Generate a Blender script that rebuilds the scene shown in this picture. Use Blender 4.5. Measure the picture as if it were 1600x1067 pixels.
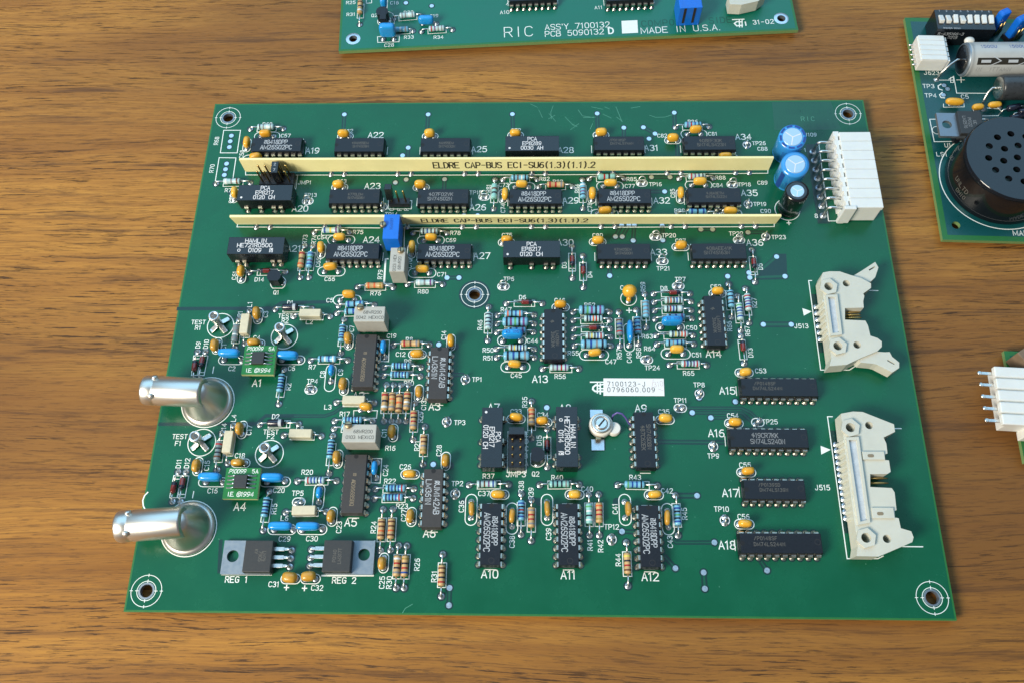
import bpy, bmesh, math, random
from mathutils import Vector, Matrix
from mathutils.geometry import tessellate_polygon
random.seed(7)
PI = math.pi
sc = bpy.context.scene
for o in list(bpy.data.objects): bpy.data.objects.remove(o)
sc.unit_settings.system = 'METRIC'; sc.unit_settings.scale_length = 0.001      # 1 unit = 1 mm

# ------------------------------------------------------------------ camera
FPX, TX_, TY_, TZ_ = 1345.4, 0.400562, 0.027505, 0.001859
CAM = Vector((126.40, -25.26, 272.28))
BW, BH = 252.0, 191.0
Rm = (Matrix.Rotation(TZ_, 3, 'Z') @ Matrix.Rotation(TX_, 3, 'X') @ Matrix.Rotation(TY_, 3, 'Y'))
cd = bpy.data.cameras.new('camera'); cam = bpy.data.objects.new('camera', cd); sc.collection.objects.link(cam)
cam.matrix_world = Matrix.Translation(CAM) @ Rm.to_4x4()
cd.sensor_width = 36; cd.lens = FPX * 36 / 1600; cd.clip_start = 1; cd.clip_end = 20000
sc.camera = cam
# ------------------------------------------------------------------ light
w = bpy.data.worlds.new('World'); sc.world = w; w.use_nodes = True
bg = w.node_tree.nodes['Background']; bg.inputs[0].default_value = (0.78, 0.88, 1.0, 1); bg.inputs[1].default_value = 0.20
def area(name, loc, target, sx, sy, power, col):
    l = bpy.data.lights.new(name, 'AREA'); l.shape = 'RECTANGLE'; l.size = sx; l.size_y = sy; l.energy = power; l.color = col
    o = bpy.data.objects.new(name, l); sc.collection.objects.link(o); o.location = loc
    o.rotation_euler = (Vector(target) - Vector(loc)).to_track_quat('-Z', 'Y').to_euler()
    return o
area('window_light', (0, 950, 1300), (126, 150, 0), 2600, 1500, 2.2e7, (0.36, 0.70, 1.0))
area('ceiling_lamp', (-640, -470, 720), (80, 80, 0), 460, 400, 2.1e7, (1.0, 0.91, 0.76))
sc.view_settings.view_transform = 'Standard'; sc.view_settings.look = 'None'; sc.view_settings.gamma = 1
sc.view_settings.use_curve_mapping = False; sc.view_settings.exposure = 0.0

# ------------------------------------------------------------------ placing: photo point on a plane of height h -> place on the board
def B(u, v, h=0.0):
    d = Rm @ Vector(((u - 800) / FPX, -(v - 533.5) / FPX, -1))
    s = (h - CAM.z) / d.z
    return CAM + d * s
TILE = [0, 0, 0.1875]
def T(x0, y0, f=0.1875): TILE[:] = [x0, y0, f]
def P(x, y, h=0.0): return B(TILE[0] + x * TILE[2], TILE[1] + y * TILE[2], h)

# ------------------------------------------------------------------ materials
MATS = {}
def mat(name, col, rough=0.5, metal=0.0, spec=0.5, coat=0.0, var=0.0, vscale=0.5, bump=0.0, bscale=2.0, sss=0.0, emit=None, alpha_trans=0.0):
    m = bpy.data.materials.new(name); m.use_nodes = True; nt = m.node_tree; b = nt.nodes['Principled BSDF']
    b.inputs['Base Color'].default_value = (*col, 1); b.inputs['Roughness'].default_value = rough; b.inputs['Metallic'].default_value = metal
    b.inputs['Specular IOR Level'].default_value = spec; b.inputs['Coat Weight'].default_value = coat; b.inputs['Coat Roughness'].default_value = 0.12
    if alpha_trans: b.inputs['Transmission Weight'].default_value = alpha_trans
    if sss: b.inputs['Subsurface Weight'].default_value = sss; b.inputs['Subsurface Radius'].default_value = (1, .8, .5); b.inputs['Subsurface Scale'].default_value = 0.6
    if var or bump:
        tc = nt.nodes.new('ShaderNodeNewGeometry')
    if var:
        n = nt.nodes.new('ShaderNodeTexNoise'); n.inputs['Scale'].default_value = vscale; n.inputs['Detail'].default_value = 5; n.inputs['Roughness'].default_value = 0.65
        nt.links.new(tc.outputs['Position'], n.inputs['Vector'])
        r = nt.nodes.new('ShaderNodeMapRange'); r.inputs[1].default_value = 0.3; r.inputs[2].default_value = 0.7; r.inputs[3].default_value = 1 - var; r.inputs[4].default_value = 1 + var
        nt.links.new(n.outputs[0], r.inputs[0])
        mx = nt.nodes.new('ShaderNodeVectorMath'); mx.operation = 'SCALE'; mx.inputs[0].default_value = col
        nt.links.new(r.outputs[0], mx.inputs['Scale']); nt.links.new(mx.outputs[0], b.inputs['Base Color'])
        r2 = nt.nodes.new('ShaderNodeMapRange'); r2.inputs[1].default_value = 0.3; r2.inputs[2].default_value = 0.7; r2.inputs[3].default_value = max(0.03, rough * .8); r2.inputs[4].default_value = min(1, rough * 1.25)
        nt.links.new(n.outputs[0], r2.inputs[0]); nt.links.new(r2.outputs[0], b.inputs['Roughness'])
    if bump:
        n2 = nt.nodes.new('ShaderNodeTexNoise'); n2.inputs['Scale'].default_value = bscale; n2.inputs['Detail'].default_value = 3
        nt.links.new(tc.outputs['Position'], n2.inputs['Vector'])
        bp = nt.nodes.new('ShaderNodeBump'); bp.inputs['Strength'].default_value = bump; bp.inputs['Distance'].default_value = 0.1
        nt.links.new(n2.outputs[0], bp.inputs['Height']); nt.links.new(bp.outputs[0], b.inputs['Normal'])
    MATS[name] = m
    return m
mat('laminate', (0.018, 0.145, 0.032), 0.4, var=.08, vscale=.3)
mat('pour', (0.004, 0.100, 0.049), 0.25, spec=.32, var=.10, vscale=.06, bump=.10, bscale=1.2)
mat('pour_dark', (0.003, 0.034, 0.031), 0.32, spec=.5)
mat('pour_top', (0.003, 0.145, 0.095), 0.36, spec=.5, var=.06, vscale=.06, bump=.1, bscale=1.2)
mat('pour_blue', (0.004, 0.07, 0.075), 0.28, spec=.5, var=.1, vscale=.1)
mat('trace', (0.004, 0.085, 0.045), 0.32)
mat('edge', (0.16, 0.27, 0.10), 0.6, var=.15, vscale=2)
mat('silk', (0.82, 0.88, 0.86), 0.55, var=.07, vscale=1.2)
mat('silk_cream', (0.62, 0.66, 0.50), 0.55, var=.07, vscale=1.2)
mat('ghost', (0.006, 0.075, 0.05), 0.4)
mat('scratch', (0.10, 0.34, 0.24), 0.5)
mat('solder', (0.60, 0.66, 0.72), 0.33, metal=.92, var=.2, vscale=1.5)
mat('tin', (0.74, 0.73, 0.70), 0.32, metal=1, var=.15, vscale=1.2)
mat('nickel', (0.70, 0.68, 0.63), 0.38, metal=1)
mat('pinmetal', (0.72, 0.69, 0.60), 0.3, metal=1, var=.15, vscale=1.0)
mat('gold', (0.62, 0.43, 0.16), 0.3, metal=1)
mat('chip', (0.009, 0.010, 0.015), 0.34, spec=.42, var=.2, vscale=1.5, bump=.12, bscale=6)
mat('chip_notch', (0.006, 0.006, 0.007), 0.6)
mat('ceramic_chip', (0.045, 0.042, 0.042), 0.55, spec=.4, var=.15, vscale=2, bump=.12, bscale=6)
mat('gloss_black', (0.006, 0.007, 0.010), 0.10, spec=.5, var=.15, vscale=.4, bump=.02, bscale=2)
mat('module', (0.007, 0.008, 0.011), 0.25, spec=.6, var=.15, vscale=.8, bump=.05, bscale=3)
mat('ink_white', (0.46, 0.50, 0.54), 0.6)
mat('ink_bright', (0.75, 0.76, 0.78), 0.6)
mat('ink_dim', (0.13, 0.125, 0.11), 0.6)
mat('ink_grey', (0.26, 0.27, 0.28), 0.6)
mat('ink_black', (0.02, 0.018, 0.012), 0.6)
mat('ink_tan', (0.25, 0.20, 0.13), 0.6)
mat('yellow', (0.76, 0.39, 0.030), 0.26, coat=.3, var=.08, vscale=.5, bump=.06, bscale=1.5)
mat('yellow2', (0.70, 0.34, 0.022), 0.3, coat=.25, var=.1, vscale=.5, bump=.08, bscale=1.5)
mat('yellow3', (0.78, 0.43, 0.045), 0.24, coat=.3, var=.08, vscale=.5, bump=.06, bscale=1.5)
mat('brown_block', (0.20, 0.14, 0.09), 0.5, var=.1, vscale=.5)
mat('ochre', (0.50, 0.26, 0.03), 0.3, coat=.25, var=.1, vscale=.5, bump=.06, bscale=1.5)
mat('blue_film', (0.012, 0.28, 0.70), 0.22, coat=.4, var=.05, vscale=.6, bump=.05, bscale=1)
mat('blue_can', (0.035, 0.28, 0.70), 0.25, coat=.5)
mat('can_top', (0.50, 0.66, 0.80), 0.35, metal=.6)
mat('black_can', (0.006, 0.006, 0.008), 0.18, coat=.5)
mat('res_blue', (0.17, 0.45, 0.62), 0.35, coat=.2, var=.06, vscale=1)
mat('res_teal', (0.24, 0.52, 0.50), 0.35, coat=.2, var=.06, vscale=1)
mat('res_pale', (0.42, 0.60, 0.62), 0.35, coat=.2, var=.06, vscale=1)
mat('res_grey', (0.17, 0.24, 0.26), 0.4, coat=.1, var=.1, vscale=1)
mat('res_tan', (0.52, 0.34, 0.15), 0.4, coat=.1, var=.08, vscale=1)
mat('band_k', (0.012, 0.013, 0.03), .4); mat('band_b', (0.13, 0.045, 0.02), .4); mat('band_r', (0.36, 0.018, 0.02), .4)
mat('band_o', (0.60, 0.12, 0.03), .4); mat('band_y', (0.66, 0.56, 0.10), .4); mat('band_g', (0.10, 0.36, 0.14), .4)
mat('band_u', (0.015, 0.06, 0.30), .4); mat('band_v', (0.16, 0.06, 0.20), .4); mat('band_e', (0.22, 0.22, 0.23), .4)
mat('band_w', (0.70, 0.74, 0.74), .4); mat('band_d', (0.50, 0.33, 0.08), .3, metal=.5)
mat('glass_red', (0.16, 0.020, 0.016), 0.12, coat=.6, var=.3, vscale=2)
mat('diode_black', (0.012, 0.014, 0.03), 0.25, coat=.3)
mat('beige', (0.60, 0.55, 0.40), 0.5, var=.06, vscale=1)
mat('cream', (0.60, 0.60, 0.52), 0.42, var=.05, vscale=.15, sss=.1)
mat('white_plastic', (0.76, 0.78, 0.76), 0.4, var=.04, vscale=.2, sss=.1)
mat('tape', (0.50, 0.54, 0.58), 0.25, var=.12, vscale=.4)
mat('busbar', (0.90, 0.82, 0.42), 0.5, coat=.15, var=.05, vscale=.08)
mat('pot_grey', (0.44, 0.44, 0.40), 0.5, var=.06, vscale=.6)
mat('pot_blue', (0.006, 0.15, 0.68), 0.35, var=.08, vscale=.4)
mat('brass', (0.42, 0.33, 0.20), 0.4, metal=1)
mat('alu_tab', (0.26, 0.31, 0.36), 0.5, metal=.8, var=.08, vscale=.8, bump=.08, bscale=3)
mat('regbody', (0.030, 0.032, 0.034), 0.5, var=.15, vscale=2, bump=.12, bscale=6)
mat('daughter', (0.010, 0.17, 0.028), 0.35, var=.08, vscale=.6)
mat('pale_edge', (0.45, 0.50, 0.22), 0.6)
mat('paper', (0.80, 0.82, 0.83), 0.6, var=.02, vscale=.3)
mat('ink_pink', (0.62, 0.45, 0.46), 0.6)
mat('purple_wire', (0.10, 0.08, 0.28), 0.35)
mat('grey_can', (0.40, 0.42, 0.42), 0.35, coat=.2, var=.05, vscale=.3)
mat('ceramic_white', (0.72, 0.70, 0.64), 0.35, coat=.2)
mat('coil', (0.035, 0.04, 0.045), 0.3, var=.3, vscale=.7)

def wood():
    m = bpy.data.materials.new('wood'); m.use_nodes = True; nt = m.node_tree; b = nt.nodes['Principled BSDF']; L = nt.links
    g = nt.nodes.new('ShaderNodeNewGeometry')
    def mp(sx, sy, rz=0.0, off=(0, 0, 0)):
        n = nt.nodes.new('ShaderNodeMapping'); n.inputs['Scale'].default_value = (sx, sy, 1); n.inputs['Rotation'].default_value = (0, 0, rz); n.inputs['Location'].default_value = off
        return n
    # gentle warp so that the grain wanders
    wn = nt.nodes.new('ShaderNodeTexNoise'); wn.inputs['Scale'].default_value = 1; wn.inputs['Detail'].default_value = 2
    wm = mp(0.006, 0.010); L.new(g.outputs['Position'], wm.inputs[0]); L.new(wm.outputs[0], wn.inputs['Vector'])
    ws = nt.nodes.new('ShaderNodeVectorMath'); ws.operation = 'MULTIPLY_ADD'; ws.inputs[1].default_value = (0, 16, 0); L.new(wn.outputs['Color'], ws.inputs[0]); L.new(g.outputs['Position'], ws.inputs[2])
    def noise(sx, sy, det, rough, off=(0, 0, 0), rz=0.03):
        a = mp(sx, sy, rz, off); L.new(ws.outputs[0], a.inputs[0])
        n = nt.nodes.new('ShaderNodeTexNoise'); n.inputs['Scale'].default_value = 1; n.inputs['Detail'].default_value = det; n.inputs['Roughness'].default_value = rough
        L.new(a.outputs[0], n.inputs['Vector']); return n
    def mr(src, a, c, d=0.0, e=1.0):
        r = nt.nodes.new('ShaderNodeMapRange'); r.interpolation_type = 'SMOOTHSTEP'
        r.inputs[1].default_value = a; r.inputs[2].default_value = c; r.inputs[3].default_value = d; r.inputs[4].default_value = e; L.new(src, r.inputs[0]); return r
    def mul(a, c):
        k = nt.nodes.new('ShaderNodeMath'); k.operation = 'MULTIPLY'; L.new(a, k.inputs[0])
        if isinstance(c, float): k.inputs[1].default_value = c
        else: L.new(c, k.inputs[1])
        return k
    def mix(fac, a, c, typ='MIX'):
        x = nt.nodes.new('ShaderNodeMix'); x.data_type = 'RGBA'; x.blend_type = typ
        L.new(fac, x.inputs[0])
        for s, i in ((a, 6), (c, 7)):
            if isinstance(s, tuple): x.inputs[i].default_value = (*s, 1)
            else: L.new(s, x.inputs[i])
        return x.outputs[2]
    fig_falloff = noise(0.0032, 0.0075, 3, .55, (5.3, 1.2, 0)); fg = mr(fig_falloff.outputs[0], .36, .64)      # broad wood figure; offset darkens the right, partly standing in for light falloff
    band = noise(0.0030, 0.042, 6, .64)                     # growth bands
    col = nt.nodes.new('ShaderNodeValToRGB'); cr = col.color_ramp
    cr.elements[0].position = .30; cr.elements[0].color = (0.215, 0.090, 0.022, 1)
    cr.elements[1].position = .70; cr.elements[1].color = (0.53, 0.262, 0.052, 1)
    e = cr.elements.new(.43); e.color = (0.335, 0.148, 0.032, 1)
    e = cr.elements.new(.55); e.color = (0.44, 0.205, 0.042, 1)
    L.new(band.outputs[0], col.inputs[0])
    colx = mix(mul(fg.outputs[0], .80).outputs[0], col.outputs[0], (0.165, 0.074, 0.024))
    fib = noise(0.045, 1.5, 7, .74, (3, 7, 0)); f1 = mr(fib.outputs[0], .36, .66)
    c1 = mix(mul(f1.outputs[0], .55).outputs[0], colx, (0.190, 0.080, 0.026))
    vein = noise(0.012, 0.26, 7, .74, (11, 2, 0)); v1 = mr(vein.outputs[0], .52, .67)
    c2 = mix(mul(v1.outputs[0], .75).outputs[0], c1, (0.095, 0.046, 0.022))
    pm = noise(0.006, 0.035, 4, .6, (31, 9, 0)); pmr = mr(pm.outputs[0], .40, .60, .15, 1.0)
    pore = noise(0.075, 1.55, 5, .62, (5, 21, 0)); p1 = mr(pore.outputs[0], .590, .615)
    pp = mul(p1.outputs[0], pmr.outputs[0])
    c3 = mix(mul(pp.outputs[0], .85).outputs[0], c2, (0.042, 0.021, 0.012))
    pore2 = noise(0.16, 2.8, 4, .6, (15, 1, 0)); p2 = mr(pore2.outputs[0], .57, .62)
    c4 = mix(mul(p2.outputs[0], .50).outputs[0], c3, (0.085, 0.042, 0.020))
    ln_ = noise(0.020, 0.80, 6, .70, (41, 3, 0)); l1 = mr(ln_.outputs[0], .60, .64)
    c4 = mix(mul(l1.outputs[0], .55).outputs[0], c4, (0.060, 0.030, 0.016))
    L.new(c4, b.inputs['Base Color'])
    rr = mr(fib.outputs[0], .3, .7, .34, .5); L.new(rr.outputs[0], b.inputs['Roughness']); b.inputs['Specular IOR Level'].default_value = .16
    bp = nt.nodes.new('ShaderNodeBump'); bp.invert = True; bp.inputs['Strength'].default_value = .35; bp.inputs['Distance'].default_value = .25
    add = nt.nodes.new('ShaderNodeMath'); add.operation = 'MULTIPLY_ADD'; add.inputs[1].default_value = .3; L.new(fib.outputs[0], add.inputs[0]); L.new(pp.outputs[0], add.inputs[2])
    L.new(add.outputs[0], bp.inputs['Height']); L.new(bp.outputs[0], b.inputs['Normal'])
    MATS['wood'] = m
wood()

# ------------------------------------------------------------------ mesh builder
class MB:
    def __init__(s): s.v = []; s.f = []; s.m = []; s.sm = []
    def add(s, vs, fs, mi=0, smooth=False, M=None):
        o = len(s.v)
        s.v += [tuple(M @ Vector(p)) for p in vs] if M else [tuple(p) for p in vs]
        for k, f in enumerate(fs):
            s.f.append([i + o for i in f]); s.m.append(mi[k] if isinstance(mi, list) else mi); s.sm.append(smooth)
        return s
    def box(s, c, d, bev=0.0, mi=0, M=None, taper=0.0):
        bm = bmesh.new(); bmesh.ops.create_cube(bm, size=1)
        for v in bm.verts:
            t = (1 - taper) if v.co.z > 0 else 1
            v.co = Vector((v.co.x * d[0] * t + c[0], v.co.y * d[1] * t + c[1], v.co.z * d[2] + c[2]))
        if bev: bmesh.ops.bevel(bm, geom=bm.edges[:], offset=bev, segments=2, profile=.6, affect='EDGES')
        bm.verts.index_update()
        s.add([v.co.copy() for v in bm.verts], [[v.index for v in f.verts] for f in bm.faces], mi, False, M); bm.free(); return s
    def lathe(s, prof, n=20, M=None, mi=0, smooth=True, cap=True):
        vs = []; fs = []; ms = []
        for r, z in prof:
            for k in range(n): a = 2 * PI * k / n; vs.append((r * math.cos(a), r * math.sin(a), z))
        for j in range(len(prof) - 1):
            for k in range(n):
                k2 = (k + 1) % n
                fs.append([j * n + k, j * n + k2, (j + 1) * n + k2, (j + 1) * n + k]); ms.append(mi[j] if isinstance(mi, list) else mi)
        s.add(vs, fs, ms, smooth, M)
        if cap:
            s.add([vs[k] for k in range(n)][::-1], [list(range(n))], ms[0], False, M)
            s.add([vs[(len(prof) - 1) * n + k] for k in range(n)], [list(range(n))], ms[-1], False, M)
        return s
    def tube(s, path, r, n=8, mi=0, cap=True):
        path = [Vector(p) for p in path]; vs = []; fs = []; up = Vector((0.13, 0.21, 0.97))
        prev = None
        for i, p in enumerate(path):
            d = (path[min(i + 1, len(path) - 1)] - path[max(i - 1, 0)]).normalized()
            if prev is None:
                a = d.cross(up)
                if a.length < .1: a = d.cross(Vector((1, 0, 0)))
            else: a = prev - d * prev.dot(d)
            a.normalize(); prev = a; b_ = d.cross(a)
            rr = r[i] if isinstance(r, (list, tuple)) else r
            for k in range(n): t = 2 * PI * k / n; vs.append(p + (a * math.cos(t) + b_ * math.sin(t)) * rr)
        for j in range(len(path) - 1):
            for k in range(n): k2 = (k + 1) % n; fs.append([j * n + k, j * n + k2, (j + 1) * n + k2, (j + 1) * n + k])
        if cap: fs.append(list(range(n))[::-1]); fs.append([(len(path) - 1) * n + k for k in range(n)])
        s.add(vs, fs, mi, True); return s
    def poly(s, loops, z0, z1=None, mi=0, mside=None, M=None):
        """filled outline with holes: a sheet at z0, or a solid z0..z1"""
        L3 = [[Vector((p[0], p[1], 0)) for p in l] for l in loops]
        flat = [p for l in L3 for p in l]; tris = tessellate_polygon(L3)
        T2 = []
        for t in tris:
            a, b_, c = (flat[i] for i in t)
            T2.append(list(t) if (b_ - a).cross(c - a).z > 0 else list(t)[::-1])
        zt = z0 if z1 is None else z1
        s.add([(p.x, p.y, zt) for p in flat], T2, mi, False, M)
        if z1 is not None:
            s.add([(p.x, p.y, z0) for p in flat], [t[::-1] for t in T2], mi, False, M)
            for li, l in enumerate(L3):
                n = len(l); ar = sum(l[i].x * l[(i + 1) % n].y - l[(i + 1) % n].x * l[i].y for i in range(n))
                ccw = (ar > 0) == (li == 0)
                vs = [(p.x, p.y, z0) for p in l] + [(p.x, p.y, z1) for p in l]
                fs = [[i, (i + 1) % n, n + (i + 1) % n, n + i] if ccw else [(i + 1) % n, i, n + i, n + (i + 1) % n] for i in range(n)]
                s.add(vs, fs, mside if mside is not None else mi, False, M)
        return s
    def ell(s, c, d, p=2.5, n=16, m=10, mi=0, M=None):
        """pillow (superellipsoid)"""
        def pw(x, e): return math.copysign(abs(x) ** e, x)
        vs = []; fs = []; e = 2 / p
        for j in range(m + 1):
            t = -PI / 2 + PI * j / m
            for k in range(n):
                a = 2 * PI * k / n
                vs.append((c[0] + d[0] / 2 * pw(math.cos(t), e) * pw(math.cos(a), e), c[1] + d[1] / 2 * pw(math.cos(t), e) * pw(math.sin(a), e), c[2] + d[2] / 2 * pw(math.sin(t), e)))
        for j in range(m):
            for k in range(n): k2 = (k + 1) % n; fs.append([j * n + k, j * n + k2, (j + 1) * n + k2, (j + 1) * n + k])
        s.add(vs, fs, mi, True, M); return s
    def strip(s, pts, w_, z, closed=False, mi=0, M=None):
        """mitred flat ribbon"""
        pts = [Vector((p[0], p[1])) for p in pts]
        if closed and (pts[0] - pts[-1]).length < 1e-6: pts = pts[:-1]
        n = len(pts); vs = []; h = w_ / 2
        for i in range(n):
            a = pts[i - 1] if (closed or i > 0) else None; c = pts[(i + 1) % n] if (closed or i < n - 1) else None; p = pts[i]
            d1 = (p - a).normalized() if a is not None else None; d2 = (c - p).normalized() if c is not None else None
            if d1 is None: d1 = d2; p = p - d2 * h * .8
            elif d2 is None: d2 = d1; p = p + d1 * h * .8
            n1 = Vector((-d1.y, d1.x)); n2 = Vector((-d2.y, d2.x)); m = n1 + n2
            if m.length < 1e-4: m = n1
            m.normalize(); k = min(h / max(m.dot(n1), .35), h * 1.9)
            vs += [(p.x + m.x * k, p.y + m.y * k, z), (p.x - m.x * k, p.y - m.y * k, z)]
        fs = [[2 * i, 2 * i + 1, 2 * ((i + 1) % n) + 1, 2 * ((i + 1) % n)] for i in range(n if closed else n - 1)]
        s.add(vs, fs, mi, False, M); return s
    def mesh(s, name, mats):
        me = bpy.data.meshes.new(name); me.from_pydata(s.v, [], s.f)
        for m in (mats if isinstance(mats, (list, tuple)) else [mats]): me.materials.append(MATS[m])
        me.polygons.foreach_set('material_index', s.m); me.polygons.foreach_set('use_smooth', s.sm)
        me.update(); return me
def rot2(rz, loc=(0, 0, 0)): return Matrix.Translation(loc) @ Matrix.Rotation(rz, 4, 'Z')
def circ(cx, cy, r, n=32): return [(cx + r * math.cos(2 * PI * k / n), cy + r * math.sin(2 * PI * k / n)) for k in range(n)]
def stadium(cx, cy, L_, W_, vert=False, n=8):
    r = W_ / 2; a = L_ / 2 - r; pts = []
    for k in range(n + 1): t = -PI / 2 + PI * k / n; pts.append((a + r * math.cos(t), r * math.sin(t)))
    for k in range(n + 1): t = PI / 2 + PI * k / n; pts.append((-a + r * math.cos(t), r * math.sin(t)))
    return [(cx + (-y if vert else x), cy + (x if vert else y)) for x, y in pts]

# objects ------------------------------------------------------------------
def link(name, data, parent=None, loc=(0, 0, 0), rz=0.0, label=None, M=None):
    o = bpy.data.objects.new(name, data); sc.collection.objects.link(o)
    if M is not None: o.matrix_local = M
    else: o.location = loc; o.rotation_euler = (0, 0, rz)
    if parent is not None: o.parent = parent
    if label: o['label'] = label
    if name.startswith(('printed_', 'silkscreen', 'solder_mask', 'surface_', 'tape_scr', 'copper_lett', 'faint_', 'side_mark', 'moulded', 'pen_')): o['kind'] = 'stuff'
    return o
ROOT = {}; CUR = [None]
def root(name, label, cat, loc):
    o = link(name, None, None, loc); o['label'] = label; o['category'] = cat; o.empty_display_size = 5; CUR[0] = o; return o
def part(name, mb, mats, wloc=(0, 0, 0), rz=0.0, label=None):
    """direct child of the current board, placed by world position"""
    r = CUR[0]
    return link(name, mb.mesh(name, mats) if isinstance(mb, MB) else mb, r, Vector(wloc) - r.location, rz, label)
def sub(name, mb, mats, parent, loc=(0, 0, 0), rz=0.0):
    return link(name, mb.mesh(name, mats) if isinstance(mb, MB) else mb, parent, loc, rz)

# ------------------------------------------------------------------ stroke lettering
G = {
'A': '0,0 2,6 4,0|.75,2 3.25,2', 'B': '0,0 0,6 2.6,6 3.5,5.6 3.7,4.6 3.4,3.6 2.6,3.2 0,3.2|2.6,3.2 3.7,2.7 4,1.6 3.6,.4 2.6,0 0,0', 'C': '~4,1 3.2,.1 2,0 .4,.5 0,3 .4,5.5 2,6 3.2,5.9 4,5',
'D': '0,0 0,6 2,6 3.3,5.4 4,4 4,2 3.3,.6 2,0 0,0', 'E': '4,0 0,0 0,6 4,6|0,3.1 3.2,3.1', 'F': '0,0 0,6 4,6|0,3.1 3.2,3.1', 'G': '~4,5 3.2,5.9 2,6 .4,5.5 0,3 .4,.5 2,0 3.6,.3 4,1.2 4,2.7 4,2.8|4,2.8 2.3,2.8',
'H': '0,0 0,6|4,0 4,6|0,3 4,3', 'I': '2,0 2,6', 'J': '~3.4,6 3.4,3 3.4,1.2 2.7,0 1.5,0 .5,.3 .3,1.4', 'K': '0,0 0,6|4,6 0,2.4|1.4,3.6 4,0', 'L': '0,6 0,0 3.8,0', 'M': '0,0 0,6 2,.9 4,6 4,0', 'm': '0,0 0,4.6 1,5.8 2,4.8 2,1|2,4.8 3,5.8 4,4.6 4,0',
'N': '0,0 0,6 4,0 4,6', 'O': '~2,0 .5,.3 0,3 .5,5.7 2,6 3.5,5.7 4,3 3.5,.3 2,0', 'P': '0,0 0,6 2.7,6 3.8,5.4 4,4.3 3.6,3.1 2.7,2.7 0,2.7', 'Q': '~2,0 .5,.3 0,3 .5,5.7 2,6 3.5,5.7 4,3 3.5,.3 2,0|2.4,1.6 4,-.3',
'R': '0,0 0,6 2.7,6 3.8,5.4 4,4.4 3.6,3.3 2.7,2.9 0,2.9|2.2,2.9 4,0', 'S': '~3.9,5.1 3.2,6 1.2,6 .1,5.4 .2,3.6 1.2,3.2 2.8,2.9 3.9,2.4 4,.6 2.9,0 1,0 .1,.9', 'T': '2,0 2,6|0,6 4,6', 'U': '~0,6 0,2 .1,.6 1.2,0 2.8,0 3.9,.6 4,2 4,6',
'V': '0,6 2,0 4,6', 'W': '0,6 1,0 2,4 3,0 4,6', 'X': '0,0 4,6|0,6 4,0', 'Y': '2,0 2,2.8|0,6 2,2.8 4,6', 'Z': '0,6 4,6 0,0 4,0',
'0': '~2,0 .5,.3 0,3 .5,5.7 2,6 3.5,5.7 4,3 3.5,.3 2,0', '1': '.9,4.9 2.2,6 2.2,0', '2': '.1,4.7 .5,5.6 1.4,6 2.8,6 3.7,5.4 3.8,4.3 3.3,3.3 0,0 4,0', '3': '.2,5.2 .9,5.9 2,6 3.3,5.7 3.7,4.7 3.2,3.6 2,3.2|2,3.2 3.4,2.8 4,1.7 3.5,.5 2.2,0 .9,.1 .1,.9',
'4': '3,0 3,6 0,1.8 4,1.8', '5': '3.7,6 .7,6 .3,3.4 1.4,3.8 2.6,3.8 3.7,3.1 4,1.9 3.6,.6 2.5,0 1.1,.05 .1,.9', '6': '~3.6,5.7 2,6 .6,4.6 .1,2.4 .2,1 1,.1 2.2,0 3.5,.4 4,1.8 3.5,3.2 2.2,3.6 .9,3.2 .2,2.2', '7': '0,6 4,6 1.4,0',
'8': '~2,3.2 .6,3.8 .3,5.3 1.5,6 2.5,6 3.7,5.3 3.4,3.8 2,3.2 .3,2.5 0,.8 1.2,0 2.8,0 4,.8 3.7,2.5 2,3.2', '9': '~.4,.3 2,0 3.4,1.4 3.9,3.6 3.8,5 3,5.9 1.8,6 .5,5.6 0,4.2 .5,2.8 1.8,2.4 3.1,2.8 3.8,3.8',
'-': '.5,3 3.5,3', '+': '2,.8 2,5.2|-.2,3 4.2,3', '.': '1.8,0 2.2,.05', '(': '2.6,6.6 1.5,4.6 1.5,1.4 2.6,-.6', ')': '1.4,6.6 2.5,4.6 2.5,1.4 1.4,-.6', "'": '2,6 2,4.6', ',': '2,.3 1.5,-.8', '/': '.4,0 3.6,6', ' ': '',
'@': '~2,-.6 -.2,.2 -.9,3 -.2,5.8 2,6.6 4.2,5.8 4.9,3 4.2,.2 2,-.6|~3.2,2 2.4,1.4 1.2,1.6 .9,3 1.2,4.4 2.4,4.6 3.2,4',            # copyright sign
'#': '~2,1 .6,1.4 .2,3 .6,4.6 2,5 3.4,4.6 3.8,3 3.4,1.4 2,1',                                                                   # small ring mark
'<': '.4,5.4 3.6,5.4 3.6,.6|3.6,5.4 2.2,3.6|.3,.8 .3,3.4 1.4,2.3|.3,.8 2.4,.8',
'&': '~.2,1.2 .2,4.6 1.6,5.8 2.2,4.6 2,3 2.2,1.2 3,.2 4,1.4 4,5|0,.4 4.2,5.8',                                                    # looped logo
'!': '2.2,0 2.6,6 .2,4 .6,2.4 4,2 2.6,4.2 1.2,4.4',                                                                              # small state-shaped logo
'%': '~.4,0 .4,5 1.4,6 2.4,5 2.3,3 1.4,2.6|~4.4,0 4.4,5.4 4.2,6|~4.4,5.6 3.2,6 2.7,4.6 3.4,2.7 4.3,2.9 4.4,2.4|1.4,2.6 3,0',      # approval mark
'^': '0,.4 2,5.6 4,.4 0,.4', '[': '.4,.6 3.6,.6 3.6,5.4 .4,5.4 .4,.6|1.6,2 1.6,4 2.6,4',
}
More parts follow.
